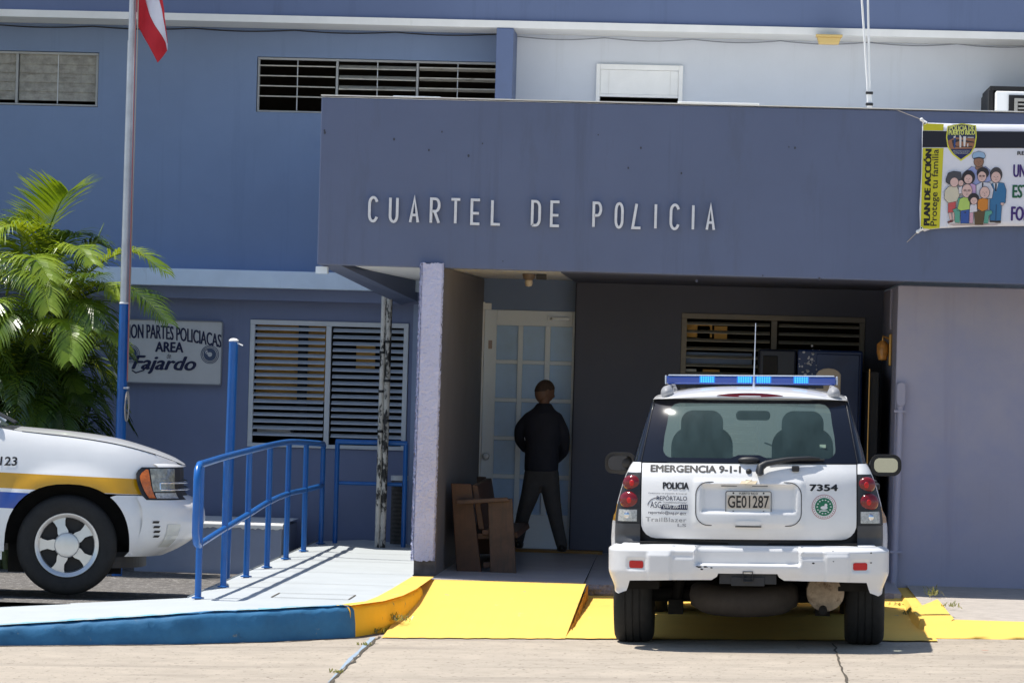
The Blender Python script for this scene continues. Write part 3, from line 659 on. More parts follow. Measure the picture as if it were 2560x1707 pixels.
def mat_side_glass():
    m = bpy.data.materials.new('car_side_glass'); m.use_nodes = True; n = m.node_tree; b = n.nodes['Principled BSDF']; L = n.links.new
    b.inputs['Base Color'].default_value = (.012, .014, .02, 1); b.inputs['Roughness'].default_value = .05
    tr = n.nodes.new('ShaderNodeBsdfTransparent'); tr.inputs[0].default_value = (.72, .78, .78, 1); mx = n.nodes.new('ShaderNodeMixShader'); mx.inputs[0].default_value = .35
    L(tr.outputs[0], mx.inputs[1]); L(b.outputs[0], mx.inputs[2]); L(mx.outputs[0], n.nodes['Material Output'].inputs[0]); return m
C_sglass = mat_side_glass()
def mat_windscreen():
    m = mat_side_glass(); m.name = 'car_windscreen'; n = m.node_tree; L = n.links.new; o = n.nodes['Material Output']; pv = o.inputs[0].links[0].from_socket
    tl = n.nodes.new('ShaderNodeBsdfTranslucent'); tl.inputs[0].default_value = (.75, .85, .82, 1); mx = n.nodes.new('ShaderNodeMixShader'); mx.inputs[0].default_value = .15
    L(pv, mx.inputs[1]); L(tl.outputs[0], mx.inputs[2]); L(mx.outputs[0], o.inputs[0]); return m
C_wglass = mat_windscreen()
def mat_pane():
    m = bpy.data.materials.new('car_rear_pane'); m.use_nodes = True; n = m.node_tree; b = n.nodes['Principled BSDF']; L = n.links.new
    b.inputs['Base Color'].default_value = (.070, .115, .118, 1); b.inputs['Roughness'].default_value = .06
    tc = n.nodes.new('ShaderNodeTexCoord'); t = n.nodes.new('ShaderNodeTexNoise'); t.inputs['Scale'].default_value = 5; t.inputs['Detail'].default_value = 8
    mp = n.nodes.new('ShaderNodeMapping'); mp.inputs['Scale'].default_value = (3, 1, 1); L(tc.outputs['Object'], mp.inputs[0]); L(mp.outputs[0], t.inputs['Vector'])
    tr = n.nodes.new('ShaderNodeBsdfTransparent'); tr.inputs[0].default_value = (.72, .86, .86, 1)
    mx = n.nodes.new('ShaderNodeMixShader'); r = n.nodes.new('ShaderNodeMapRange'); r.inputs['From Min'].default_value = .3; r.inputs['From Max'].default_value = .7
    r.inputs['To Min'].default_value = .30; r.inputs['To Max'].default_value = .46; L(t.outputs['Fac'], r.inputs['Value'])
    L(r.outputs[0], mx.inputs[0]); L(tr.outputs[0], mx.inputs[1]); L(b.outputs[0], mx.inputs[2]); L(mx.outputs[0], n.nodes['Material Output'].inputs[0])
    return m
C_pane = mat_pane()

AXR, AXF, TR = .95, 3.85, .366                       # axles and tyre radius
def wside(y, z):
    """half width of the body side"""
    zt = ztop(y); v = z/zt*1.25
    x = crm([(.28, .845), (.45, .875), (.62, .897), (.80, .905), (.93, .893), (1.04, .866), (1.12, .842), (1.18, .818), (1.22, .798), (1.25, .775)], v)
    for ax in (AXR, AXF):                            # wheel flares
        r = sqrt((y-ax)**2+(z-.36)**2); x += .028*smooth(.60, .50, r)*smooth(1.02, .86, z)
    if y > 3.95: x -= .0
    if y > 4.05: x *= max(1e-4, 1-clamp((y-4.05)/(noseY(z)-4.05))**2.7)**(1/2.7)
    if y < .5: x -= .035*((.5-y)/.4)**2
    return x
def ztop(y): return crm([(0, 1.25), (2.9, 1.25), (3.2, 1.225), (3.45, 1.19), (3.9, 1.148), (4.2, 1.105), (4.45, 1.045), (4.6, .995), (4.7, .955)], y)
def noseY(z): return crm([(.28, 4.54), (.34, 4.67), (.42, 4.785), (.52, 4.850), (.60, 4.858), (.66, 4.835), (.70, 4.785), (.735, 4.748), (.95, 4.715), (1.02, 4.69)], z)
def front(s, z):
    """front skin; s is an angle -1..1 from the left flank (y=4.3) round to the right"""
    N = noseY(z); a = wside(4.04, z)+(.004 if z < .74 else 0); th = s*pi/2
    x = a*abs(sin(th))**(2/2.7)*(1 if s > 0 else -1); y = 4.05+(N-4.05)*abs(cos(th))**(2/2.7)
    return (x, y, z)
def sag(x): return .10*(x/.72)**2+.20*x**4
def rearY(x, z):
    """tailgate and rear window skin"""
    y0 = crm([(.45, .10), (.733, .10), (.80, .085), (.95, .092), (1.06, .108), (1.13, .125), (1.18, .148), (1.24, .190), (1.35, .252), (1.5, .362), (1.6, .458), (1.67, .540), (1.72, .60)], z)
    return y0+sag(x)
GX = lambda z: lerp(.722, .640, clamp((z-1.235)/.435))
def gside(y, z): return .784-.129*clamp((z-1.235)/.435, 0, 1.2)**1.12
def roofz(x, y):
    zc = crm([(.5, 1.712), (.75, 1.738), (1.2, 1.752), (2.0, 1.758), (2.5, 1.742), (2.75, 1.705)], y)
    return zc-.072*(abs(x)/.655)**2.8
def corner(t, z, x0=None, ys=.46):
    """rear corner skin between tailgate edge (t=0) and body side (t=1)"""
    xa = .722 if x0 is None else x0; ya = rearY(xa, z); xb = wside(ys, z) if z < 1.245 else gside(ys, z); yb = ys
    return (xa+(xb-xa)*sin(t*pi/2)**.85, ya+(yb-ya)*(1-cos(t*pi/2)**.85), z)
bump_pts = []
def _bp():
    a = .925; P = []
    for k in range(61):
        s = k/60; th = s*pi/2
        x = a*sin(th)**(2/4.2); y = .46*(1-cos(th)**(2/4.2)); P.append(Vector((x, y+.025*(x/.9)**2)))
    d = [0]
    for p, q in zip(P, P[1:]): d.append(d[-1]+(q-p).length)
    return P, d
BP, BD = _bp()
def bplan(s):
    a = min(abs(s), BD[-1]-1e-6)
    for i in range(60):
        if a <= BD[i+1]:
            t = (a-BD[i])/max(1e-9, BD[i+1]-BD[i]); p = BP[i].lerp(BP[i+1], t); q = (BP[i+1]-BP[i]).normalized(); break
    n = Vector((q.y, -q.x)); sg = 1 if s >= 0 else -1
    return Vector((p.x*sg, p.y)), Vector((n.x*sg, n.y))
def bumper(s, z):
    p, n = bplan(s); a = abs(s); o = 0.0
    o += .012*smooth(.475, .53, z)-.03*smooth(.50, .40, z)*smooth(.3, .7, a)
    o -= .062*smooth(.350, .337, a)*smooth(.572, .586, z)                 # step recess
    o -= .020*smooth(.585, .47, z)*smooth(.40, .30, a)                    # lip turns under
    o += .016*smooth(.505, .516, a)*smooth(.670, .659, a)*smooth(.652, .640, z); o -= .009*smooth(.350, .362, a)*smooth(.615, .630, z)*smooth(.505, .49, a)   # pads
    o -= .012*smooth(.682, .694, a)*smooth(.815, .80, a)*smooth(.535, .543, z)*smooth(.612, .604, z)
    o -= .05*smooth(.668, .700, z)*(1-smooth(.350, .337, a)*.6)           # rounded top
    o -= .018*smooth(.66, .70, z)*smooth(.475, .49, a)*0
    return (p.x+n.x*o, p.y+n.y*o, z)

def wheel_mb(side):
    M = Matrix.Rotation(pi/2*side, 4, 'Y')           # local z -> outward x
    t = MB(); hw = .128
    pr = [(.228, -hw+.02), (.262, -hw), (.32, -hw-.004), (.345, -hw+.008), (.360, -hw+.03), (.366, -hw+.06), (.366, -.055), (.360, -.052), (.360, -.044), (.366, -.041), (.367, -.006), (.361, -.004), (.361, .004), (.367, .006), (.366, .041), (.360, .044), (.360, .052), (.366, .055), (.366, hw-.06), (.360, hw-.03), (.345, hw-.008), (.32, hw+.004), (.262, hw), (.228, hw-.02)]
    t.lathe(pr, M, 56, closed=True)
    r = MB(); r.lathe([(.196, hw-.075), (.203, hw-.02), (.222, hw-.006), (.232, hw-.004), (.236, hw-.016), (.225, hw-.05), (.21, hw-.09)], M, 56, closed=True)
    for k in range(5):
        a0 = radians(270+72*k); poly = [(.055, -.034), (.10, -.040), (.14, -.030), (.175, -.040), (.207, -.058), (.207, .058), (.175, .040), (.14, .030), (.10, .040), (.055, .034)]
        def f(u, v, kk, a0=a0):
            h = hw-.030-.022*smooth(.21, .08, u)*0-(.03 if kk else 0)-.012*clamp((u-.12)/.09)
            return M @ Vector((u*cos(a0)-v*sin(a0), u*sin(a0)+v*cos(a0), h))
        r.prism(poly, f)
        e = [(.075, -.058), (.118, 0), (.075, .058)]
        a1 = a0+radians(36)
    c = MB(); c.lathe([(0, hw-.006), (.06, hw-.007), (.084, hw-.012), (.091, hw-.02), (.093, hw-.06)], M, 36)
    c.lathe([(.052, hw-.0095), (.056, hw-.007), (.060, hw-.0125)], M, 36)
    d = MB(); d.lathe([(0, hw-.085), (.20, hw-.085), (.21, -hw+.03), (0, -hw+.03)], M, 40)
    return t, r, c, d
def dec(f, du=-.0025):
    return lambda x, z: (lambda y: (x, y+du, z))(f(x, z))

def build_suv(root, plate_lines, rear_words, side_number, unit):
    P = lambda mb, n, m, par=root, **k: mb.build(n, m, par, **k)
    # --- sides: fender, doors, quarter with wheel arch cut-outs
    def arch(ax, a0, a1, n=22):
        o = []
        for k in range(n+1):
            a = radians(lerp(a0, a1, k/n)); o.append((ax+.455*math.copysign(abs(cos(a))**.86, cos(a)), .36+.452*abs(sin(a))**.86*(1 if sin(a) > 0 else -1)))
        return o
    body = MB()
    quarter = [(.46, .42)]+[(.46, 1.25), (1.02, 1.25), (1.15, 1.0), (1.38, .72)]+arch(AXR, 22, 180)[0:]
    qo = [(.46, .40), (.46, 1.25), (1.16, 1.25), (1.22, 1.0), (1.40, .62)]+[p for p in arch(AXR, 0, 180) if p[1] < .62 or p[0] < 1.36][:]
    arcR = arch(AXR, 35, 172); qo = [(.46, .42), (.46, 1.25), (1.16, 1.25), (1.24, 1.0), (1.33, .70)]+arcR[1:]
    fo_arc = arch(AXF, 2, 178)
    fen = [(3.34, .31), (3.30, .70), (3.30, ztop(3.3)), (3.45, ztop(3.45)), (3.7, ztop(3.7)), (3.9, ztop(3.9)), (4.2, ztop(4.2)), (4.40, ztop(4.40)), (4.40, .745), (4.305, .745), (4.30, .40)]
    fen = [(3.30, .31), (3.30, ztop(3.30)), (3.45, ztop(3.45)), (3.7, ztop(3.7)), (3.9, ztop(3.9)), (4.2, ztop(4.2)), (4.40, ztop(4.40)), (4.5, ztop(4.5)), (4.58, ztop(4.58)), (4.64, ztop(4.64)), (4.655, .946), (4.40, .946), (4.44, .742)]+[p for p in arch(AXF, 0, 180) if p[1] > .33 and not (p[0] > AXF+.2 and p[1] < .742)]+[(AXF-.455, .31)]
    doorf = [(2.16, .33), (2.16, 1.25), (3.292, ztop(3.292)), (3.292, .33)]
    doorr = [(1.42, .33), (1.345, .70), (1.25, 1.0), (1.17, 1.25), (2.152, 1.25), (2.152, .33)]
    for sg in (1, -1):
        g = lambda y, z, sg=sg: (sg*wside(y, z), y, z)
        panel(body, qo, g, .05); panel(body, fen, g, .045)
        rk = [(1.42, .25), (1.42, .325), (3.38, .325), (3.38, .25)]; panel(body, rk, lambda y, z, sg=sg: (sg*(wside(y, .33)-.02), y, z), .2)
        d = MB(); panel(d, doorf, g, .06); dd = P(d, 'front_door', C_body, smooth_ang=60)
        h = MB(); h.box(sg*(wside(2.3, 1.06)-.01), sg*(wside(2.3, 1.06)+.03), 2.24, 2.44, 1.045, 1.085); P(h, 'door_handle', C_trim, dd, bevel=.01)
        d = MB(); panel(d, doorr, g, .06); dd = P(d, 'rear_door', C_body, smooth_ang=60)
        h = MB(); h.box(sg*(wside(1.5, 1.06)-.01), sg*(wside(1.5, 1.06)+.03), 1.36, 1.56, 1.045, 1.085); P(h, 'door_handle', C_trim, dd, bevel=.01)
        # greenhouse side
        sgl = MB(); panel(sgl, [(.47, 1.245), (3.22, 1.230), (2.75, 1.655), (.60, 1.665)], lambda y, z, sg=sg: (sg*gside(y, z), y, z), .07)
        P(sgl, 'side_window', C_sglass, smooth_ang=60)
        pil = MB(); pil.tube([(sg*(gside(3.3, 1.24)+.004), 3.33, 1.235), (sg*(gside(3, 1.46)+.002), 3.05, 1.46), (sg*(gside(2.8, 1.66)), 2.76, 1.665)], .024, 8)
        P(pil, 'windscreen_pillar', C_white, smooth_ang=60)
        # rear corner skin above and below the lamp, and its flank side
        body.grid(10, 4, lambda u, v, sg=sg: (lambda q: (sg*q[0], q[1], q[2]))(corner(u, lerp(1.170, 1.2445, v))))
        body.grid(4, 16, lambda u, v, sg=sg: (lambda q: (sg*q[0], q[1], q[2]))(corner(lerp(.76, 1, u), lerp(.70, 1.170, v))))
        body.grid(6, 8, lambda u, v, sg=sg: (lambda q: (sg*q[0], q[1], q[2]))(corner(lerp(.55, 1, u), lerp(.40, .70, v))))
        # black glass of the rear pillar
        dp = MB(); dp.grid(8, 14, lambda u, v, sg=sg: (lambda z: (lambda xa, ya, xb, yb: (sg*(xa+(xb-xa)*sin(u*pi/2)), ya+(yb-ya)*(1-cos(u*pi/2)), z))(GX(z)+.006, rearY(GX(z), z)+.004, gside(.5, z), .60+.10*(z-1.24)))(lerp(1.2455, 1.668, v)))
        P(dp, 'rear_pillar', C_glass, smooth_ang=60)
        edge = MB(); edge.tube([(sg*(GX(z)+.003), rearY(GX(z), z)-.001, z) for z in [lerp(1.25, 1.66, k/8) for k in range(9)]], .0035, 6)
        P(edge, 'window_seal', C_trim)
    # roof with rear lip
    def rf(u, v):
        x = lerp(-.655, .655, u); y = lerp(.62, 2.75, v); return (x, y+sag(x)*.6*(1-v)-.10*(1-(x/.655)**2)*0, roofz(x, y))
    body.grid(24, 30, rf)
    lip = [(.565, 1.667), (.515, 1.669), (.497, 1.678), (.500, 1.692), (.53, 1.707), (.575, 1.720), (.62, None)]
    def lipf(u, v):
        x = lerp(-.655, .655, u); k = v*(len(lip)-1); i = min(int(k), len(lip)-2); t = k-i
        zt = roofz(x, .62); y = lerp(lip[i][0], lip[i+1][0], t); za = lip[i][1]; zb = lip[i+1][1] or 1.7245
        z = lerp(za, zb, t); e = (abs(x)/.655)**2.8
        zz = lerp(1.667, zt, clamp((z-1.667)/(1.7245-1.667))) if v > .05 else 1.667
        return (x, y+sag(x)*.6+.05*(abs(x)/.655)**8, zz)
    body.grid(36, 18, lipf)
    for sg in (1, -1):
        body.grid(1, 24, lambda u, v, sg=sg: (sg*(.655+.004*u), lerp(.60, 2.75, v), lerp(roofz(.655, lerp(.62, 2.75, v)), 1.655, u)))
    bo = P(body, 'body', C_body, smooth_ang=42)
    # hood and cowl
    hd = MB()
    def zh(x, y):
        zc = crm([(3.44, 1.215), (3.9, 1.182), (4.2, 1.142), (4.42, 1.085), (4.56, 1.038), (4.66, .995), (4.72, .955)], y)
        xh = max(.2, hx(y)); return lerp(zc, ztop(y)+.004, (min(1, abs(x)/xh))**2.4)
    def hx(y): return wside(y, ztop(y))-.006
    ys = [3.44, 3.6, 3.8, 4.0, 4.2, 4.4, 4.5, 4.58, 4.64]
    side = [(hx(y), y) for y in ys]; nose = [(x, 4.05+.662*max(0, 1-(x/.80)**2.7)**(1/2.7)) for x in (.56, .48, .4, .3, .2, .1)]
    ho = side[:9]+[p for p in nose if p[1] > side[8][1]+.012]+[(0, 4.712)]; ho = ho+[(-x, y) for x, y in reversed(ho[:-1])]
    panel(hd, ho, lambda x, y: (x, y, zh(x, y)), .05); P(hd, 'hood', C_white, smooth_ang=60)
    hl_ = MB()
    for sg in (1, -1): hl_.tube([(sg*(hx(y)+.004), y, ztop(y)+.001) for y in [lerp(3.5, 4.48, k/20) for k in range(21)]], .005, 6)
    P(hl_, 'hood_gap', C_trim)
    cw = MB(); cw.grid(16, 4, lambda u, v: (lerp(-.74, .74, u), lerp(3.26, 3.47, v)-.03*(2*u-1)**2, 1.218-.02*(2*u-1)**2+.0015*sin(u*60))); P(cw, 'cowl', C_trim)
    ws_ = MB(); ws_.grid(14, 10, lambda u, v: (lerp(-1, 1, u)*lerp(.735, .63, v), lerp(3.40, 2.74, v)-.10*(2*u-1)**2*1.0, lerp(1.212, 1.70, v)-.03*(2*u-1)**2*v)); P(ws_, 'windscreen', C_wglass, smooth_ang=60)
    for x0 in (-.25, .30):
        wpr = MB(); wpr.tube([(x0+.28, 3.44, 1.245), (x0+.1, 3.40, 1.262), (x0-.22, 3.24, 1.335)], .009, 6); P(wpr, 'windscreen_wiper', C_trim)
    # --- tailgate
    tg = MB(); to = [(.714, 1.24), (-.714, 1.24)]+[(-.716, .87)]+[(-.716+.10*(1-cos(radians(a))), .843-.10*sin(radians(a))) for a in (10, 30, 50, 70, 90)]
    to = to+[(-x, z) for x, z in reversed(to[2:])]
    def tgf(x, z):
        y = rearY(x, z); d = smooth(.318, .296, abs(x))*smooth(.918, .928, z)*smooth(1.102, 1.090, z)
        e = smooth(.372, .352, abs(x))*smooth(.822, .842, z)*smooth(1.140, 1.122, z)
        return (x, y+.030*d-.010*e, z)
    panel(tg, to, tgf, .016); tgo = P(tg, 'tailgate', C_white, smooth_ang=60)
    P(MB().grid(40, 12, lambda u, v: (lerp(-.75, .75, u), rearY(lerp(-.75, .75, u), lerp(.62, 1.26, v))+.035, lerp(.62, 1.26, v))), 'tailgate_gap', C_shade)
    fl = lambda x, z: (x, tgf(x, z)[1]-.0025, z)
    # panel line round the plate recess
    ln = MB(); ribbon(ln, [p for p in rrect(-.350, .350, .835, 1.122, .085, 6)], .0055, lambda x, z, k: (x, tgf(x, z)[1]-.001-.0015*(1-k), z), closed=True); P(ln, 'panel_line', C_shade, tgo)
    hn = MB(); panel(hn, rrect(-.088, .088, .838, .868, .02, 4), lambda x, z: (x, tgf(x, z)[1]-.012+.0, z), .02); P(hn, 'tailgate_handle', C_white, tgo)
    P(MB().box(-.086, .086, rearY(0, .84)-.022, rearY(0, .84)-.004, .826, .833), 'handle_shadow_gap', C_shade, tgo)
    for xx in (-.13, .075):
        P(MB().box(xx-.052, xx+.052, tgf(0, 1.085)[1]-.012, tgf(0, 1.085)[1]+.02, 1.094, 1.098), 'plate_lamp_slot', C_shade, tgo)
    # licence plate
    py = rearY(0, .99)+.006
    pm = MB(); panel(pm, rrect(-.154, .154, .914, 1.066, .014, 4), lambda x, z: (x, py, z), .2); po = P(pm, 'licence_plate', C_platew, tgo)
    ib = MB(); panel(ib, [(-.14, .948), (.14, .948), (.14, 1.036), (-.14, 1.036)], lambda x, z: (x, py-.0015, z), .2); P(ib, 'plate_field', C_plate, po)
    bd = MB(); ribbon(bd, rrect(-.150, .150, .918, 1.062, .012, 4), .004, lambda x, z, k: (x, py-.0015*(2-k), z), closed=True); P(bd, 'plate_border', C_navy, po)
    tx = MB(); g = lambda x, z: (x, py-.003, z)
    text(tx, plate_lines[0], fitbox(-.062, .062, 1.041, 1.055, g), bold=.012); plate_lines[1] and text(tx, plate_lines[1], fitbox(-.136, .136, .952, 1.034, g), bold=.012)
    for xx, zz in ((-.10, 1.05), (.10, 1.05), (-.10, .928), (.10, .928)): panel(tx, ell(xx, zz, .006, n=10), g, .02)
    P(tx, 'plate_lettering', C_ink, po)
    # emblem: a gold bow-tie bar outlined in chrome
    em = MB(); bow = [(-.058, .0), (-.046, .019), (-.02, .019), (-.02, .026), (.022, .026), (.020, .019), (.058, .019), (.046, -.0), (.02, -.001), (.02, -.008), (-.024, -.008), (-.02, .0)]
    em.prism(bow, lambda u, v, k: (u, tgf(u, 1.118+v)[1]-.010+.009*k, 1.112+v)); P(em, 'emblem', C_emb, tgo)
    for words, m, nm in rear_words(fl):
        P(words, nm, m, tgo)
    # lock and wiper
    lk = MB(); lk.lathe([(0, -.014), (.012, -.012), (.019, -.004), (.021, .01)], Matrix.Translation((.0, rearY(0, 1.188), 1.190)) @ Matrix.Rotation(-pi/2, 4, 'X') @ Matrix.Scale(1, 4), 20); P(lk, 'tailgate_lock', C_trim, tgo, smooth_ang=50)
    kn = MB(); kn.ball((.0, rearY(0, 1.27)-.012, 1.268), .073, .035, .022); P(kn, 'window_latch', C_trim, smooth_ang=60)
    wp = MB(); wy = lambda x, z: rearY(x, z)-.045
    wp.tube([(.075, rearY(0, 1.18)+.01, 1.185), (.072, wy(.07, 1.19)-.01, 1.195), (.078, wy(.08, 1.22)-.012, 1.222), (.115, wy(.11, 1.243)-.008, 1.246), (.25, wy(.25, 1.27), 1.272), (.40, wy(.40, 1.283)+.008, 1.284), (.47, wy(.47, 1.283)+.018, 1.280)], [.024, .028, .027, .021, .017, .012, .007], 10)
    wo_ = P(wp, 'rear_wiper', C_trim, smooth_ang=60)
    wb_ = MB(); wb_.tube([(.13, rearY(.13, 1.255)-.012, 1.255), (.30, rearY(.3, 1.268)-.012, 1.270), (.50, rearY(.5, 1.272)-.012, 1.272)], .008, 6); P(wb_, 'wiper_blade', C_trim, wo_)
    P(MB().box(.285, .335, rearY(.31, 1.215)-.035, rearY(.31, 1.215), 1.195, 1.232), 'wiper_rest', C_trim, bevel=.008)
    # rear window: frit border and clear pane
    go = [(GX(1.247), 1.247), (GX(1.46), 1.46), (GX(1.664), 1.664), (-GX(1.664), 1.664), (-GX(1.46), 1.46), (-GX(1.247), 1.247)]
    cl = [(-.52, 1.278), (-.12, 1.278), (-.07, 1.30), (.07, 1.30), (.12, 1.278), (.52, 1.278)]+[(.52+.055*sin(radians(a)), 1.335-.057*cos(radians(a))) for a in (20, 45, 70, 90)]+[(.568, 1.42), (.553, 1.50)]+[(.475+.07*cos(radians(a)), 1.565+.075*sin(radians(a))) for a in (15, 40, 65, 90)]
    cl = cl+[(-x, z) for x, z in reversed(cl[6:])]
    gr = MB(); panel(gr, go, lambda x, z: (x, rearY(x, z), z), .045, holes=[cl]); rw = P(gr, 'rear_window', C_glass, smooth_ang=60)
    pn = MB(); panel(pn, cl, lambda x, z: (x, rearY(x, z)+.001, z), .04); P(pn, 'rear_pane', C_pane, rw, smooth_ang=60)
    P(MB().box(.470, .510, rearY(.49, 1.36)-.004, rearY(.49, 1.36)+.002, 1.350, 1.372), 'window_sticker', mat('sticker_pale_green', (.5, .66, .5), .5) if 'sticker_pale_green' not in MATS else MATS['sticker_pale_green'], rw)
    br = MB(); bro = [(.222*cos(radians(a)), .0145*sin(radians(a))*(1-.45*abs(cos(radians(a)))**3)) for a in range(0, 360, 10)]
    br.prism(bro, lambda u, v, k: (u, .497+sag(u)*.6+.0-.012*(1-k)+.012+.45*max(0, v), 1.697-.020*(u/.6)**2+v)); P(br, 'brake_light', C_red)
    # --- tail lamps
    for sg in (1, -1):
        hs = MB(); hs.grid(12, 18, lambda u, v, sg=sg: (lambda q: (sg*q[0], q[1]-.004, q[2]))(corner(lerp(0, .80-.08*v**4, u), lerp(.838, 1.176, v))))
        ho_ = P(hs, 'tail_light', C_trim, smooth_ang=60)
        for zz, rr, m, nm in ((1.106, .058, C_red, 'red_lens'), (.992, .064, C_red, 'red_lens')):
            q = corner(.29, zz); b = MB(); R = Matrix.Rotation(sg*radians(24), 3, 'Z'); b.ball((sg*(q[0]-.0), q[1]+.012, zz), rr*1.08, .036, rr*.93, R, 24, 14); P(b, nm, m, ho_, smooth_ang=80)
            b2 = MB(); b2.ball((sg*q[0], q[1]-.020, zz), .022, .008, .022, R, 14, 8); P(b2, 'lens_centre', C_redb, b and ho_, smooth_ang=80)
        q = corner(.29, .892); b = MB(); b.grid(10, 8, lambda u, v, sg=sg: (lambda q: (sg*q[0], q[1]-.012+.012*abs(2*u-1)**4, q[2]))(corner(lerp(.02, .66, u), lerp(.852, .930, v)))); P(b, 'reversing_lens', C_clear, ho_, smooth_ang=60)
        b = MB(); b.ball((sg*q[0], q[1]-.010, .892), .022, .010, .022, None, 12, 8); P(b, 'bulb', C_chrome, ho_, smooth_ang=60)
        # black trim step below the lamp
        tb = MB(); tb.grid(12, 8, lambda u, v, sg=sg: (lambda q: (sg*q[0], q[1]-.006-.035*smooth(.45, .1, v)*(1-u*.3), q[2]))(corner(lerp(-.0, .78, u), lerp(.690, .836, v)))); P(tb, 'bumper_end_trim', C_trim2, smooth_ang=60)
        # mirrors
        mh = MB(); mh.ball((sg*.965, 2.92, 1.178), .118, .07, .080, None, 24, 16); mh.box(sg*.78, sg*.88, 2.90, 2.96, 1.12, 1.18)
        mo = P(mh, 'wing_mirror', C_trim, smooth_ang=60)
        mg = MB(); panel(mg, [(sg*(.97+x*1), 1.18+z) for x, z in rrect(-.086, .086, -.052, .052, .040, 6)], lambda x, z, sg=sg: (x, 2.846+(.0 if sg > 0 else (x+.97)*.42), z), .05)
        mr = MB(); ribbon(mr, [(sg*(.97+x), 1.18+z) for x, z in rrect(-.099, .099, -.065, .065, .048, 6)], .026, lambda x, z, k: (x, 2.838+.05*k, z), closed=True); P(mr, 'mirror_rim', C_trim, mo, smooth_ang=60)
        P(mg, 'mirror_glass', C_mir if sg > 0 else C_glass, mo)  # left mirror in dark glass, its dark reflection put into the material
        # roof rail
        rr_ = MB(); rr_.tube([(sg*.565, .72, 1.695), (sg*.565, .82, 1.725), (sg*.565, 1.0, 1.742), (sg*.565, 2.3, 1.745), (sg*.565, 2.55, 1.725), (sg*.565, 2.62, 1.70)], .018, 8); rl = P(rr_, 'roof_rail', C_railg, smooth_ang=60)
        b = MB(); b.ball((sg*.565, .80, 1.708), .044, .13, .048); P(b, 'rail_foot', C_railg, rl, smooth_ang=60)
        # head lamps: amber outer lens, clear main lens, black surround
        hb = MB(); hb.grid(14, 10, lambda u, v, sg=sg: (lambda q: (q[0], q[1]+.004, q[2]))(front(sg*lerp(.80-.06*(1-v)**2-.05*max(0, (v-.75)/.25)**2, .31, u), lerp(.708, .946, v)))); hlo = P(hb, 'headlight', C_trim, smooth_ang=60)
        b = MB(); b.grid(8, 8, lambda u, v, sg=sg: (lambda q: (q[0]*1.008, q[1]+.010, q[2]))(front(sg*lerp(.785-.07*(1-v)**1.5-.06*max(0, (v-.7)/.3)**2, .705-.045*(1-v), u), lerp(.722, .93, v)))); P(b, 'indicator_lens', C_amber, hlo, smooth_ang=60)
        b = MB(); b.grid(10, 8, lambda u, v, sg=sg: (lambda q: (q[0]*1.008, q[1]+.012, q[2]))(front(sg*lerp(.695-.03*(1-v), .42, u), lerp(.768, .937, v)))); P(b, 'main_lens', C_hl, hlo, smooth_ang=60)
        b = MB(); b.grid(8, 4, lambda u, v, sg=sg: (lambda q: (q[0]*1.008, q[1]+.012, q[2]))(front(sg*lerp(.655, .42, u), lerp(.720, .760, v)))); P(b, 'fog_lens', C_clear, hlo, smooth_ang=60)
    # hood nose lip, grille, bumper
    np_ = MB(); np_.grid(50, 4, lambda u, v: (lambda q: (q[0], q[1]-.03*v*v, q[2]))(front(lerp(-.60, .60, u), lerp(.946, .972, v)))); P(np_, 'hood_nose', C_white, smooth_ang=60)
    ga = MB(); ga.grid(30, 6, lambda u, v: (lambda q: (q[0], q[1]-.02, q[2]))(front(lerp(-.36, .36, u), lerp(.712, .945, v)))); gao = P(ga, 'grille', C_trim, smooth_ang=60)
    cb = MB()
    for zz in (.782, .832):
        cb.tube([(lambda q: (q[0], q[1]+.015, q[2]))(front(lerp(-.60, .60, k/30), zz)) for k in range(31)], .0075, 8)
    for s in (-.60, .60): cb.tube([(lambda q: (q[0], q[1]+.013, q[2]))(front(s, lerp(.782, .832, k/3))) for k in range(4)], .009, 8)
    P(cb, 'grille_bar', C_chrome, gao, smooth_ang=60)
    fb_ = MB()
    def fbf(u, v):
        z = lerp(.29, .735, v); lo = smooth(0, .9, abs(u*2-1))
        q = front(lerp(-.795, .795, u), z); k = abs(2*u-1)
        return (q[0], q[1]+.012*smooth(.74,.70,z)*(1-k)-.02*smooth(.70, .735, z)*(1-k), z+.04*(1-k)*(1-v)*0)
    fb_.grid(80, 18, fbf)
    for sg in (1, -1):                                # flank piece from the front arch to the corner skin
        fp = [(4.05, .742)]+[p for p in reversed([p for p in arch(AXF, 0, 90) if p[1] < .742 and p[1] > .30])]
        fp = [p for p in arch(AXF, -6, 70, 20) if p[1] < .735]; fp = [(fp[0][0], .30)]+fp+[(4.20, .738), (4.44, .738), (4.44, .29)]
        panel(fb_, fp, lambda y, z, sg=sg: (sg*(max(wside(y, z), .0)+.004), y, z), .04)
    fbo = P(fb_, 'front_bumper', C_bump, smooth_ang=60)
    for sg in (1, -1):
        lo = MB()
        for k in range(4): lo.add([(lambda q: (q[0]*1.004, q[1]+.006, q[2]))(front(sg*s, z)) for s, z in ((.73-.012*k, .555-.035*k), (.685-.012*k, .555-.035*k), (.69-.012*k, .538-.035*k), (.735-.012*k, .538-.035*k))], [(0, 1, 2, 3)])
        P(lo, 'bumper_vent', C_ink, fbo)
        fg = MB(); fg.grid(6, 6, lambda u, v, sg=sg: (lambda q: (q[0]*1.004, q[1]+.006, q[2]))(front(sg*lerp(.62-.1*(1-v)*.4, .50-.05*(1-v), u), lerp(.36, .53, v)))); P(fg, 'fog_light', C_bclear, fbo)
    P(MB().grid(30, 3, lambda u, v: (lambda q: (q[0]*.93, q[1]-.10, q[2]))(front(lerp(-.9, .9, u), lerp(.20, .32, v)))), 'air_dam', C_trim)
    # --- rear bumper
    S = BD[-1]-.01
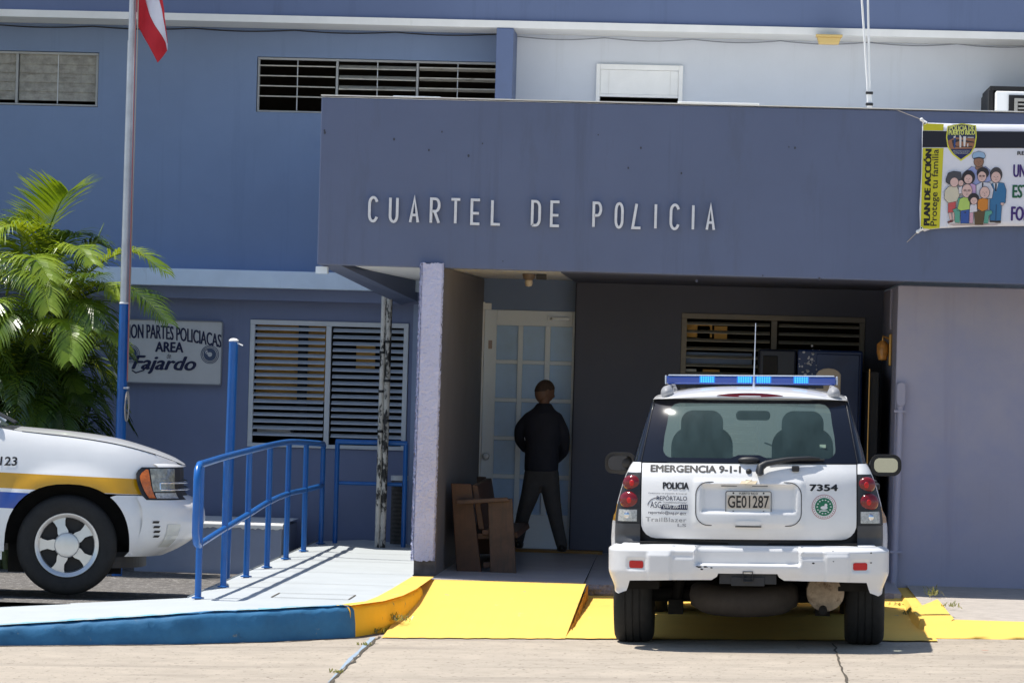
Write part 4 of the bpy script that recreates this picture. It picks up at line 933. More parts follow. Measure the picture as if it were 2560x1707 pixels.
    bo_ = [(S, .702), (.30, .702), (-.30, .702), (-S, .702), (-S, .43), (-1.06, .385), (-.94, .372), (-.845, .395), (-.80, .465), (-.50, .475), (-.24, .478), (-.205, .50), (-.195, .522), (.195, .522), (.205, .50), (.24, .478), (.50, .475), (.80, .465), (.845, .395), (.94, .372), (1.06, .385), (S, .43)]
    rb = MB(); panel(rb, bo_, bumper, .0135); rbo = P(rb, 'rear_bumper', C_bump, smooth_ang=60)
    top = MB(); top.grid(60, 2, lambda u, v: (lambda q: (q[0]*(1-.02*v), q[1]+lerp(0, .14-.08*abs(2*u-1)**2, v), q[2]-.004+.012*v))(bumper(lerp(-.93, .93, u), .702))); P(top, 'bumper_step', C_bump, rbo, smooth_ang=60)
    for sg in (1, -1):
        rf_ = MB(); panel(rf_, rrect(sg*.748-.051, sg*.748+.051, .549, .598, .013, 4), lambda s, z: (lambda q: (q[0], q[1]-.004, q[2]))(bumper(s, z)), .03); P(rf_, 'bumper_reflector', C_redb, rbo)
    sc_ = MB(); rnd = random.Random(3)                # scrapes in the bumper paint
    for k in range(16):
        x = rnd.uniform(-.34, -.22) if k < 10 else rnd.choice([-.62, .56, .43, -.47, .80, .82]); z = rnd.uniform(.548, .572) if k < 10 else rnd.uniform(.52, .70); a = rnd.uniform(.002, .006)
        panel(sc_, ell(x, z, a*1.8, a, 7), lambda s, zz: (lambda q: (q[0], q[1]-.0016, q[2]))(bumper(s, zz)), .05)
    P(sc_, 'paint_scrape', C_ink, rbo)
    hi = MB(); hi.box(-.188, .188, .03, .12, .452, .526).box(-.11, .11, .02, .03, .44, .50); hi.box(-.034, .034, -.012, .10, .470, .475).box(-.034, .034, -.012, .10, .533, .538).box(-.034, -.029, -.012, .10, .4755, .5325).box(.029, .034, -.012, .10, .4755, .5325)
    P(hi, 'tow_hitch', C_trim, bevel=.004)
    # underbody, arch liners, axle, spare wheel, exhaust
    ub = MB(); ub.box(-.60, .60, 1.0, 4.45, .36, 1.0).box(-.60, .60, .35, 1.0, .56, 1.0).box(-.80, .80, 1.44, 3.36, .29, .95).box(-.72, .72, .14, .45, .50, .72).box(-.55, .55, 4.2, 4.50, .30, .90).box(-.60, .60, 3.42, 4.25, .15, .40)
    for ax in (AXR, AXF):
        for sg in (1, -1):
            ub.grid(22, 1, lambda u, v, ax=ax, sg=sg: (sg*lerp(.60, .875, v), ax+.465*cos(lerp(.06, pi-.06, u)), .36+.462*sin(lerp(.06, pi-.06, u))))
    P(ub, 'underbody', C_under)
    axl = MB(); axl.tube([(-.66, AXR, .33), (-.2, AXR, .33), (-.12, AXR, .32), (.12, AXR, .32), (.2, AXR, .33), (.66, AXR, .33)], [.05, .05, .12, .12, .05, .05], 12); P(MB().tube([(-.66, AXF, .30), (.66, AXF, .30)], .045, 10), 'axle', C_under, smooth_ang=60); P(axl, 'axle', C_under, smooth_ang=60)
    sp_ = MB(); sp_.lathe([(0, -.10), (.30, -.10), (.36, -.06), (.37, 0), (.36, .06), (.30, .10), (0, .10)], Matrix.Translation((-.03, .62, .345)) @ Matrix.Rotation(.10, 4, 'X'), 36); P(sp_, 'spare_wheel', C_tank, smooth_ang=50)
    mf = MB(); mf.lathe([(0, -.012), (.11, -.010), (.125, 0), (.128, .03), (.128, .42), (.10, .45)], Matrix.Translation((.515, .50, .375)) @ Matrix.Rotation(-pi/2, 4, 'X'), 28); mfo = P(mf, 'exhaust_muffler', C_rust, smooth_ang=40)
    mt = MB(); mt.tube([(.50, .60, .27), (.50, .45, .262), (.50, .40, .26)], .028, 12); P(mt, 'tail_pipe', C_under, mfo, smooth_ang=50)
    for sg in (1, -1): P(MB().tube([(sg*.50, .90, .26), (sg*.46, .80, .50)], .035, 10).box(sg*.50-.05, sg*.50+.05, .82, .98, .20, .30), 'shock_absorber', C_under)
    # seats and inside mirror seen through the rear window
    for sx in (-.36, .36):
        b = MB(); panel(b, rrect(sx-.22, sx+.22, .95, 1.45, .13, 6), lambda x, z: (x, 2.35-.10*(z-1), z), .1); panel(b, rrect(sx-.15, sx+.15, 1.36, 1.575, .085, 6), lambda x, z: (x, 2.30, z), .1)
        P(b, 'front_seat', C_seat, solid=.10)
    b = MB(); b.box(-.70, .70, 2.95, 3.35, .90, 1.19); b.box(-.70, .70, 1.6, 3.0, .86, .90); P(b, 'dashboard', MATS.get('dash_grey') or mat('dash_grey', (.20, .20, .19), .8), bevel=.03)
    b = MB(); b.box(-.62, .62, 1.25, 1.40, .95, 1.24); P(b, 'rear_seat', C_seat, bevel=.05)
    b = MB(); panel(b, rrect(-.125, .125, 1.50, 1.57, .03, 5), lambda x, z: (x, 2.85, z), .1); P(b, 'inside_mirror', C_trim, solid=.02)
    # wheels
    for ax in (AXR, AXF):
        for sg in (1, -1):
            wh = empty('wheel', (sg*.783, ax, TR)); wh.parent = root
            t, r, c, d_ = wheel_mb(sg)
            P(t, 'tyre', C_tyre, wh, smooth_ang=35); P(r, 'rim', C_rim, wh, smooth_ang=35); P(c, 'wheel_cap', C_rim, wh, smooth_ang=35); P(d_, 'brake_disc', C_rimd, wh, smooth_ang=40)
    # light bar
    lb = MB(); lb.box(-.585, .585, 1.32, 1.60, 1.764, 1.822); lo_ = P(lb, 'light_bar', C_blue, bevel=.012)
    P(MB().box(-.575, .575, 1.315, 1.605, 1.823, 1.831), 'bar_top', C_barw, lo_, bevel=.004); P(MB().box(-.50, .50, 1.36, 1.56, 1.742, 1.763), 'bar_base', C_trim, lo_)
    for sg in (1, -1): P(MB().box(sg*.586, sg*.598, 1.33, 1.59, 1.764, 1.826), 'bar_end_cap', C_barw, lo_, bevel=.006)
    for xx in (-.305, -.045, .085, .345):
        b = MB()
        for i in range(6):
            for j in range(3): panel(b, ell(xx+(i-2.5)*.016, 1.799+(j-1)*.014, .0068, n=8), lambda x, z: (x, 1.3155, z), .05)
        P(b, 'led_cluster', C_led, lo_)
        P(MB().box(xx-.055, xx+.055, 1.3165, 1.3195, 1.776, 1.822), 'led_housing', C_ledh, lo_)
    an = MB(); an.tube([(.02, 1.20, 1.745), (.02, 1.20, 1.79), (.03, 1.19, 2.19)], [.010, .004, .0025], 6); P(an, 'antenna', C_barw)
    # unit number on the right flank
    if side_number is not None:
        tx = MB(); text(tx, side_number, fitbox(3.348, 3.474, .935, 1.000, lambda y, z: (wside(y, z)+.003, y, z)), bold=.02, shear=.08); P(tx, 'unit_number', C_ink)
C_emb = mat('emblem_gold', (.62, .52, .36), .35, metal=.4); C_mir = mat('mirror_silver', (.42, .47, .42), .04, metal=1); C_railg = mat('rail_grey', (.30, .30, .31), .5); C_barw = mat('bar_clear_top', (.55, .62, .72), .2, coat=1); C_ledh = mat('led_housing_blue', (.02, .16, .55), .3, emit=((0.01, 0.16, .6), .35)); C_bclear = mat('bumper_lamp', (.6, .6, .55), .2, coat=1)
def words_a(f):
    k = MB(); boldtext(k, 'EMERGENCIA 9-1-1', -.658, -.052, 1.182, 1.230, f, .0036)
    boldtext(k, 'POLICIA', -.572, -.396, 1.070, 1.117, f, .003)
    boldtext(k, '7354', .402, .592, 1.066, 1.112, f, .004)
    yield k, C_ink, 'lettering'
    n = MB(); text(n, 'Conduzcamos con precaución, de no ser así', fitbox(-.668, -.410, 1.034, 1.047, f)); text(n, 'REPÓRTALO', fitbox(-.612, -.408, .995, 1.031, f), bold=.006)
    text(n, '"TOMAREMOS ACCIÓN"', fitbox(-.570, -.410, .976, .988, f)); text(n, 'ASG', fitbox(-.655, -.580, .944, .985, f))
    text(n, 'reportalo@asg.pr.gov', fitbox(-.668, -.412, .899, .925, f), bold=.008)
    ribbon(n, arc(-.600, .955, .072, .058, 80, 175, 10), .004, lambda x, z, kk: (lambda q: (q[0], q[1]+.002*kk, q[2]))(f(x, z)))
    panel(n, [(-.585, .936), (-.404, .936), (-.404, .970), (-.57, .970)], f, .1)
    yield n, C_navy, 'notice_decal'
    v = MB(); text(v, '(787) 200-1111', fitbox(-.566, -.410, .9385, .967, lambda x, z: (lambda q: (q[0], q[1]-.0015, q[2]))(f(x, z))), bold=.02); yield v, C_dec_w, 'phone_number'
    t = MB(); text(t, 'TrailBlazer', fitbox(-.685, -.410, .853, .882, f), bold=.01, space=1.08); text(t, 'LS', fitbox(-.470, -.412, .822, .843, f), bold=.01); yield t, C_railg, 'chrome_script'
    c = (.500, .963); r = MB(); panel(r, ell(*c, .081, n=32), f, .04); yield r, C_dec_r, 'seal_rim'
    g = lambda o: (lambda x, z: (lambda q: (q[0], q[1]-o, q[2]))(f(x, z)))
    r = MB(); panel(r, ell(*c, .078, n=32), g(.0012), .04); yield r, C_dec_w, 'seal_band'
    r = MB(); panel(r, ell(*c, .060, n=30), g(.0024), .04); yield r, C_dec_g, 'seal_disc'
    r = MB()
    for kx in range(14):
        a = 2*pi*kx/14; panel(r, ell(c[0]+.045*cos(a), c[1]+.045*sin(a), .006, .004, 7), g(.0036), .05)
    panel(r, ell(c[0], c[1]-.006, .024, .012, 14), g(.0036), .05); panel(r, ell(c[0]+.012, c[1]+.010, .010, .012, 10), g(.004), .05); panel(r, ell(c[0]-.004, c[1]-.026, .03, .004, 10), g(.0036), .05)
    yield r, C_dec_w, 'seal_lamb'
    r = MB()
    for kx in range(30):
        a = 2*pi*kx/30; panel(r, [(c[0]+.069*cos(a)-.004, c[1]+.069*sin(a)-.003), (c[0]+.069*cos(a)+.004, c[1]+.069*sin(a)-.003), (c[0]+.069*cos(a), c[1]+.069*sin(a)+.004)], g(.003), .05)
    yield r, C_dec_r, 'seal_ring_marks'
    r = MB(); panel(r, [(-.44, .9), (-.41, .9), (-.41, .901), (-.44, .901)], f, .2); yield r, C_ink, 'decal_rule'
car_a = empty('police_suv', (.302, 26.46, -.004), (0, -.020, -radians(1.2)))
car_a.rotation_mode = 'XYZ'
tag(car_a, 'white police SUV seen from behind with blue light bar, parked at the entrance porch', 'police car', 'white police SUVs')
build_suv(car_a, ('PUERTO RICO', 'GE01287'), words_a, None, 0)
# second car: nose to the right in the lot on the left
HB = radians(8.5)
wc = at(153, 1262, 29.0)
hd_ = Vector((cos(HB), sin(HB), 0)); rr = Vector((sin(HB), -cos(HB), 0))
loc = Vector((wc.x, 29.0, 0.075))-hd_*AXF-rr*.905
car_b = empty('police_suv', (loc.x, loc.y, .078), (.0, -.008, HB-pi/2))
tag(car_b, 'white police SUV in side view at the left edge, nose against the blue railing', 'police car', 'white police SUVs')
build_suv(car_b, ('PUERTO RICO', None), lambda f: [], '123', 1)
# ------------------------------------------------------------------ things in front of the building
M_gold = flat('script_navy', 28, 38, 78)
# --- blue ramp railing: seven posts, curved top rail and lower rail
rl = empty('ramp_railing', (-3.55, 28.0, .2)); tag(rl, 'blue tubular handrail with seven posts along the white ramp', 'railing')
def RP(mb, n, m, root, **k):
    mb.v = [tuple(Vector(q)-root.location) for q in mb.v]; return mb.build(n, m, root, **k)
RX = -3.55
zy = [(28.0, .875), (29.5, .905), (31.0, .935), (32.44, .955), (33.9, .955), (35.4, .925), (36.95, .915)]
py_ = [28.03, 29.5, 30.97, 32.43, 33.9, 35.38, 36.95]
pz = [zwalk(RX+.1, y)-.02 for y in py_]
ztr = lambda y: crm([(28.0, 1.095), (29.5, 1.118), (31, 1.133), (32.43, 1.146), (33.9, 1.146), (35.4, 1.115), (36.95, 1.075)], y)
zlr = lambda y: crm([(28.0, .53), (29.5, .585), (31, .635), (32.43, .685), (33.9, .705), (35.4, .695), (36.95, .69)], y)
for y, z in zip(py_, pz):
    b = MB(); b.tube([(RX, y, z), (RX, y, ztr(y)-.02)], .0235, 12).lathe([(.045, 0), (.045, .008), (.025, .012)], Matrix.Translation((RX, y, z+.02)), 14); RP(b, 'post', M_bluep, rl, smooth_ang=50)
top = [(RX, 28.03-.10*cos(radians(a)), .53+.1-.10*sin(radians(a)) if a < 90 else 0) for a in ()]
pts = [(RX, 27.98, zlr(28)-.005), (RX, 27.86, zlr(28)+.02), (RX, 27.80, zlr(28)+.09), (RX, 27.80, ztr(28)-.10), (RX, 27.83, ztr(28)-.03), (RX, 27.93, ztr(28))]
b = MB(); b.tube(pts+[(RX, lerp(28.1, 36.9, k/30), ztr(lerp(28.1, 36.9, k/30))) for k in range(31)]+[(RX, 36.98, ztr(36.95)-.02)], .026, 12); RP(b, 'top_rail', M_bluep, rl, smooth_ang=60)
for y0, y1 in zip(py_, py_[1:]):
    b = MB(); b.tube([(RX, lerp(y0+.03, y1-.03, k/6), zlr(lerp(y0, y1, k/6))) for k in range(7)], .0235, 12); RP(b, 'lower_rail', M_bluep, rl, smooth_ang=60)
# --- short gate rail at the back of the landing
gr = empty('gate_rail', (-3.1, 37.1, .14)); tag(gr, 'short blue barrier rail under the louvred window at the top of the ramp', 'railing')
for x in (-3.433, -2.795):
    b = MB(); b.tube([(x, 37.1, .12), (x, 37.1, 1.10)], .023, 12); RP(b, 'post', M_bluep, gr, smooth_ang=50)
b = MB(); b.tube([(-3.45, 37.1, 1.098), (-2.78, 37.1, 1.098)], .024, 12); RP(b, 'top_rail', M_bluep, gr, smooth_ang=50)
b = MB(); b.tube([(-3.41, 37.1, .715), (-2.82, 37.1, .715)], .018, 12); RP(b, 'middle_rail', M_bluep, gr, smooth_ang=50)
# --- tall blue post in the lot
bp_ = empty('steel_post', (-3.875, 32.4, 0)); tag(bp_, 'tall thick blue pipe post with white cap standing behind the ramp railing', 'post')
RP(MB().tube([(-3.885, 32.4, -.08), (-3.868, 32.4, 1.985)], .038, 16), 'shaft', M_bluep, bp_, smooth_ang=50)
RP(MB().lathe([(.040, 0), (.040, .012), (.02, .024), (0, .026)], Matrix.Translation((-3.868, 32.4, 1.982)), 16).tube([(-3.85, 32.39, 1.975), (-3.79, 32.38, 1.95)], .006, 6), 'cap', M_white, bp_, smooth_ang=50)
# --- two downpipes, scuffed black over white
M_pipe = mat('scuffed_pipe', (0.60, 0.58, 0.53), .5, noise=(9, .2), stain=((0.02, 0.02, 0.02), 13, .52, .04, (1, 1, .35)))
M_pipe2 = mat('scuffed_dark_pipe', (0.52, 0.50, 0.46), .5, noise=(9, .2), stain=((0.018, 0.018, 0.018), 12, .48, .05, (1, 1, .4)))
for x, r, m, lab in ((-3.022, .024, M_pipe, 'thin white conduit pipe with black scuffs, left of the pair under the canopy beam'), (-2.972, .029, M_pipe2, 'thicker black and white conduit pipe, right of the pair under the canopy beam')):
    o = empty('conduit_pipe', (x, 36.9, .1)); tag(o, lab, 'pipe', 'scuffed pipes under the canopy')
    RP(MB().tube([(x, 36.9, .12), (x+.003, 36.9, 2.46)], r, 12), 'tube', m, o, smooth_ang=50)
    b = MB()
    for z in (1.25, 1.62, 1.98): b.lathe([(r+.001, -.012), (r+.005, -.012), (r+.005, .012), (r+.001, .012)], Matrix.Translation((x+.002, 36.9, z+(x+3)*2)), 14, closed=True)
    RP(b, 'coupling', C_trim, o)
# --- wire mesh bin behind the gate rail
M_mesh = mat('bin_wire', (.10, .095, .09), .6, noise=(30, .3))
bn = empty('mesh_bin', (-2.865, 37.35, .13)); tag(bn, 'dark wire mesh litter bin with pale rim beside the pilaster', 'litter bin')
b = MB(); N = 44
for k in range(N):
    for sg in (1, -1):
        b.tube([(-2.865+.072*cos(2*pi*(k/N+sg*t*.18)), 37.35+.072*sin(2*pi*(k/N+sg*t*.18)), lerp(.15, .76, t)) for t in [q/8 for q in range(9)]], .0022, 4, caps=False)
RP(b, 'mesh', M_mesh, bn); RP(MB().lathe([(.066, .15), (.066, .70)], None, 24).lathe([(0, .16), (.066, .16)], None, 24) if False else MB().lathe([(.0, .15), (.064, .15), (.064, .72)], Matrix.Translation((-2.865, 37.35, 0)), 24), 'liner', M_black, bn, smooth_ang=50)
RP(MB().lathe([(.072, .745), (.082, .745), (.082, .79), (.072, .79)], Matrix.Translation((-2.865, 37.35, 0)), 30, closed=True), 'rim', M_frame, bn, smooth_ang=50)
# --- low planter wall in the lot
pw_ = empty('planter_wall', (-4.2, 36.4, 0)); tag(pw_, 'low blue grey planter wall with white capping against the building', 'wall')
RP(MB().box(-5.2, -3.855, 36.36, 37.75, -.3, .315), 'wall', mat('planter_paint', (.30, .345, .46), .65, noise=(3, .08)), pw_, bevel=.006)
cp = MB(); rnd = random.Random(6); cp.grid(60, 4, lambda u, v: (lerp(-5.22, -3.84, u), [36.34, 36.335, 36.345, 36.6, 37.74][round(v*4)], [.300+rnd.uniform(-.012, .006), .33, .345, .348, .348][round(v*4)])); RP(cp, 'capping', M_white, pw_, smooth_ang=40)
# --- downpipe on the right wall
dp_ = empty('downpipe', (1.56, 32.85, .1)); tag(dp_, 'lavender painted downpipe with flat top box on the right hand wall', 'pipe')
RP(MB().tube([(1.556, 32.86, .12), (1.57, 32.86, 1.62)], .026, 12), 'tube', M_lav, dp_, smooth_ang=50)
b = MB(); panel_b = rrect(1.535, 1.61, 1.60, 1.80, .035, 6); b.prism(panel_b, lambda u, v, k: (u, 32.825+.07*k, v)); RP(b, 'top_box', M_lav, dp_, bevel=.01)
b = MB()
for z in (.40, 1.55): b.box(1.52, 1.615, 32.835, 32.895, z, z+.018)
RP(b, 'strap', M_lav, dp_)
# --- brass wall lamp on the porch's right inner wall
wl = empty('wall_lamp', (1.50, 33.8, 2.06)); tag(wl, 'small brass wall lamp on the right side wall of the porch', 'lamp')
RP(MB().box(1.505, 1.528, 33.72, 33.88, 1.93, 2.20), 'back_plate', M_brass, wl, bevel=.006)
RP(MB().lathe([(.0, -.09), (.035, -.08), (.05, -.02), (.05, .05), (.02, .08), (0, .085)], Matrix.Translation((1.455, 33.8, 2.06)), 16), 'shade', mat('lamp_amber_glass', (.55, .25, .06), .2, noise=(20, .4)), wl, smooth_ang=50)
RP(MB().tube([(1.51, 33.8, 2.16), (1.455, 33.8, 2.18), (1.455, 33.8, 2.14)], .010, 8), 'arm', M_brass, wl)
RP(MB().tube([(1.522, 33.9, 2.24), (1.522, 33.9, 2.58)], .010, 8), 'conduit', M_lav, wl)
# --- ceiling lamp of the porch
cl_ = empty('ceiling_lamp', (-1.6, 35.4, 2.64)); tag(cl_, 'bare ceiling lamp with cream holder over the entrance door', 'lamp')
RP(MB().lathe([(.0, -.115), (.028, -.11), (.036, -.08), (.030, -.05)], Matrix.Translation((-1.615, 35.4, 2.664)), 16), 'bulb', mat('cream_glass', (.55, .47, .36), .3), cl_, smooth_ang=50)
RP(MB().lathe([(.035, -.055), (.05, -.04), (.06, 0)], Matrix.Translation((-1.615, 35.4, 2.662)), 16), 'holder', mat('brown_fitting', (.16, .12, .09), .5), cl_, smooth_ang=50)
RP(MB().box(-1.55, -1.46, 35.38, 35.44, 2.615, 2.664), 'junction_box', C_trim, cl_, bevel=.006)
# --- pair of old cabinets standing in the porch
M_cab = mat('cabinet_blue', (.012, .032, .12), .35, noise=(4, .2), stain=((.45, .46, .5), 7, .735, .03)); M_cab2 = mat('cabinet_dark_blue', (.008, .012, .028), .4, noise=(3, .3))
ca = empty('drinks_cabinet', (.63, 36.4, .14)); tag(ca, 'dark blue narrow cabinet in the porch, left of the scuffed one behind the police car', 'cabinet', 'blue cabinets in the porch')
RP(MB().box(.45, .79, 36.40, 37.2, .14, 2.06), 'carcass', M_cab2, ca, bevel=.02); RP(MB().box(.49, .62, 36.38, 36.398, .4, 2.0), 'door', M_black, ca, bevel=.006); RP(MB().box(.46, .78, 36.39, 37.1, .135, .20), 'plinth', C_trim, ca)
cb_ = empty('drinks_cabinet', (1.09, 36.36, .14)); tag(cb_, 'scuffed blue drinks cabinet in the porch behind the light bar of the police car', 'cabinet', 'blue cabinets in the porch')
RP(MB().box(.80, 1.39, 36.36, 37.2, .14, 2.065), 'carcass', M_cab, cb_, bevel=.02); RP(MB().box(.97, 1.36, 36.34, 36.358, .3, 2.03), 'door', M_cab, cb_, bevel=.008)
b = MB(); rnd = random.Random(31)
for k in range(34):
    x = rnd.gauss(.89, .045); z = rnd.gauss(1.93, .08); r = rnd.uniform(.003, .016); panel(b, ell(x, z, r, r*rnd.uniform(.4, 1.2), 8), lambda x, z: (x, 36.3385 if x > .96 else 36.3575, z), .05)
RP(b, 'scuff_marks', flat('scuff_white', 190, 192, 200), cb_)
RP(MB().box(1.36, 1.378, 36.33, 36.357, 1.0, 1.3), 'handle', C_trim, cb_)
dg = empty('folded_gate', (1.45, 36.0, .14)); tag(dg, 'black folded metal door standing open beside the blue cabinet', 'door')
RP(MB().box(1.42, 1.50, 35.4, 37.3, .14, 1.88), 'leaf', M_black, dg, bevel=.006); RP(MB().tube([(1.415, 35.38, .2), (1.415, 35.38, 1.9)], .007, 8), 'edge_bar', M_brass, dg)
ch = empty('chair', (1.06, 35.6, .14)); tag(ch, 'pale plastic chair in the porch, rounded back showing over the light bar', 'chair')
b = MB(); bk = [(.95, 1.50), (.95, 1.84)]+[(1.06+.11*cos(radians(a)), 1.835+.065*sin(radians(a))) for a in (165, 140, 115, 90, 65, 40, 15)]+[(1.17, 1.84), (1.17, 1.50)]
b.prism(bk, lambda u, v, k: (u, 35.6+.02*k, v)); RP(b, 'backrest', mat('plastic_beige', (.40, .33, .25), .5), ch, bevel=.006)
RP(MB().box(.86, 1.26, 35.2, 35.6, 1.02, 1.06), 'seat', MATS['plastic_beige'], ch, bevel=.02)
for x in (.88, 1.24):
    for y in (35.22, 35.58): RP(MB().tube([(x, y, .14), (x, y, 1.02)], .018, 8), 'leg', C_trim, ch)

for o_ in (cl_, ca, cb_, dg, ch): nearer(o_)
# --- wooden pew in the porch seen from its end
M_wood = mat('dark_wood', (0.070, 0.029, 0.015), .5, noise=(7, .35), stain=((.05, .022, .012), 6, .5, .2, (6, 1, .5)))
M_wood2 = mat('worn_wood', (0.088, 0.050, 0.034), .55, noise=(9, .3), stain=((.06, .04, .03), 7, .5, .15, (5, 1, .5)))
pe = empty('wooden_pew', (-1.78, 33, .15)); tag(pe, 'dark wooden pew seen end on against the porch side wall', 'bench')
PX = lambda px, py, Y=32.5: (at(px, py, Y).x, at(px, py, Y).z)
def plank(pxs, y0, y1, name, m):
    b = MB(); b.prism([PX(*p) for p in pxs], lambda u, v, k: (u, lerp(y0, y1, k), v)); RP(b, name, m, pe, bevel=.006)
plank([(1036, 1109), (1082, 1111), (1106, 1318), (1049, 1317)], 32.5, 32.55, 'back_upright', M_wood)
plank([(1121, 1146), (1177, 1144), (1186, 1319), (1127, 1319)], 32.46, 32.51, 'front_upright', M_wood2)
plank([(1049, 1147), (1166, 1141), (1172, 1150), (1052, 1158)], 32.42, 32.459, 'armrest', M_wood2)
plank([(1106.5, 1216), (1124, 1216), (1124, 1228), (1107.5, 1228)], 32.48, 34.6, 'seat_rail', M_wood)
plank([(1109.5, 1290), (1126, 1290), (1126, 1303), (1110.5, 1303)], 32.50, 34.6, 'foot_rail', M_wood)
plank([(1082.5, 1114), (1096, 1114), (1112, 1216), (1098, 1216)], 32.56, 34.65, 'backrest', M_wood)
plank([(1062, 1226), (1186, 1222), (1190, 1236), (1066, 1240)], 32.56, 34.65, 'seat', M_wood)
plank([(1060, 1110), (1082, 1111), (1098, 1300), (1060, 1300)], 34.66, 34.70, 'far_back_upright', M_wood)

# --- flagpole with flag and halyard
fp = empty('flagpole', (-5.15, 34.8, -.1)); tag(fp, 'tall grey steel flagpole with blue painted foot in front of the palm', 'flagpole')
ZA = at(277, 1010, 34.8).z; ZB = at(305, 0, 34.8).z
def polex(z): return lerp(at(277, 1010, 34.8).x, at(305, 0, 34.8).x, (z-ZA)/(ZB-ZA))
RP(MB().tube([(polex(-.2), 34.8, -.2), (polex(2.298), 34.8, 2.298)], [.047, .043], 18), 'blue_foot', M_bluep, fp, smooth_ang=50)
RP(MB().tube([(polex(2.30), 34.8, 2.30), (polex(4.60), 34.8, 4.60)], [.040, .035], 18), 'lower_tube', M_steel, fp, smooth_ang=50)
RP(MB().tube([(polex(4.602), 34.8, 4.602), (polex(7.4), 34.8, 7.4)], [.0305, .024], 18), 'upper_tube', M_steel, fp, smooth_ang=50)
RP(MB().lathe([(.044, -.006), (.046, 0), (.041, .008)], Matrix.Translation((polex(2.30), 34.8, 2.30)), 18), 'collar', M_white, fp, smooth_ang=50)
M_rope = mat('halyard_rope', (.42, .38, .33), .9); M_roper = mat('halyard_red', (.42, .12, .10), .9)
hx0 = lambda z, o: polex(z)+.052+o
RP(MB().tube([(hx0(7.3, -.015), 34.76, 7.3), (hx0(4.6, .006), 34.75, 4.6), (hx0(3.0, .004), 34.75, 3.0), (hx0(1.62, .004), 34.75, 1.62)], .0045, 6), 'halyard', M_rope, fp)
RP(MB().tube([(hx0(7.3, -.02), 34.76, 7.3), (hx0(4.6, -.012), 34.745, 4.6), (hx0(2.9, -.004), 34.745, 2.9), (hx0(1.62, .0), 34.745, 1.62)], .004, 6), 'halyard', M_roper, fp)
b = MB(); cz = 1.42
for k in range(3):
    b.tube([(hx0(cz, .006+.016*sin(t*2*pi)), 34.74-.01*k, cz-.02*k+.11*cos(t*2*pi)) for t in [q/16 for q in range(17)]], .006, 6)
RP(b, 'rope_coil', M_rope, fp)
RP(MB().tube([(hx0(1.5, -.03), 34.76, 1.56), (hx0(1.5, .02), 34.73, 1.56)], .01, 8), 'cleat', M_steel, fp)
fl_ = empty('flag', (-5.05, 34.8, 5.1)); tag(fl_, 'red and white striped flag hanging limp from the flagpole', 'flag')
# hanging cloth: stripes run down the fold; built as curved strips side by side
F = lambda px, py, dy=0: (lambda p: (p.x, 34.76+dy, p.z))(at(px, py, 34.76))
def strip(left, right, name, m, n=26):
    b = MB()
    def f(u, v):
        q = v*(len(left)-1); i = min(int(q), len(left)-2); t = q-i
        a = Vector((lerp(left[i][0], left[i+1][0], t), lerp(left[i][1], left[i+1][1], t))); c = Vector((lerp(right[i][0], right[i+1][0], t), lerp(right[i][1], right[i+1][1], t)))
        p = a.lerp(c, u); return F(p.x, p.y, .035*sin((p.x-316)/9.0+p.y/60)*smooth(312, 330, p.x))
    b.grid(8, n, f); RP(b, name, m, fl_, smooth_ang=80, solid=.003)
M_fr = mat('flag_red', (.52, .018, .03), .75, noise=(12, .08)); M_fw = mat('flag_white', (.70, .70, .78), .75, noise=(12, .05))
L0 = [(314, -60), (314, 0), (316, 60), (328, 82), (342, 104), (352, 124), (361, 144)]
L1 = [(326, -60), (333, 0), (345, 36), (358, 62), (372, 84), (380, 98), (384.5, 116)]
L2 = [(350, -60), (366, 0), (371, 22), (374, 44), (378, 66), (381, 82), (384.6, 100)]
L3 = [(358, -60), (373, 0), (376, 22), (377, 40), (379.5, 60), (382, 78), (384.8, 99)]
strip(L0, L1, 'red_stripe', M_fr); strip(L1, L2, 'white_stripe', M_fw); strip(L2, L3, 'red_stripe', M_fr)

# --- painted wall sign behind the palm
sn = empty('wall_sign', (-5.1, 37.75, 1.9)); tag(sn, 'pale painted board reading PARTES POLICIACAS AREA de Fajardo', 'sign')
M_sign = mat('sign_board', (.60, .60, .60), .5, noise=(3, .05)); M_sink = flat('sign_ink', 24, 32, 70)
SX0, SX1, SZ0, SZ1 = at(262, 732, 37.75).x, at(512, 738, 37.75).x, at(400, 882, 37.75).z, at(400, 735, 37.75).z
b = MB(); b.prism(rrect(SX0, SX1, SZ0, SZ1, .02), lambda u, v, k: (u, 37.755+.03*k, v)); RP(b, 'board', M_sign, sn)
b = MB(); ribbon(b, rrect(SX0+.004, SX1-.004, SZ0+.004, SZ1-.004, .02), .010, lambda x, z, k: (x, 37.745+.012*k, z), closed=True); RP(b, 'edge', mat('sign_edge', (.22, .23, .26), .5), sn)
S2 = lambda px, py: at(px, py, 37.753)
def sbox(px0, py0, px1, py1):                           # box in the 2352-px view, rolled with the building
    a = S2(px0, py1); c = S2(px1, py0); return a.x, c.x, a.z, c.z
def arct(px0, px1, ytop0, h0, h1):
    x0 = S2(px0, 800).x; x1 = S2(px1, 800).x
    def f(u, v):
        px = lerp(px0, px1, u); e = (px-330)/180; yb = 777+22*max(0, e)**1.7+6*max(0, -e)**2; hh = lerp(h0, h1, u)
        p = S2(px, yb-v*hh); return (p.x, 37.751, p.z)
    return f
b = MB(); ar_ = arct(283, 508, 745, 33, 30)
for n_, du in enumerate((-.0035, .0035, 0)): text(b, 'CION PARTES POLICIACAS', lambda u, v: (lambda q: (q[0], q[1]-.0002*n_, q[2]))(ar_(u+du, v)))
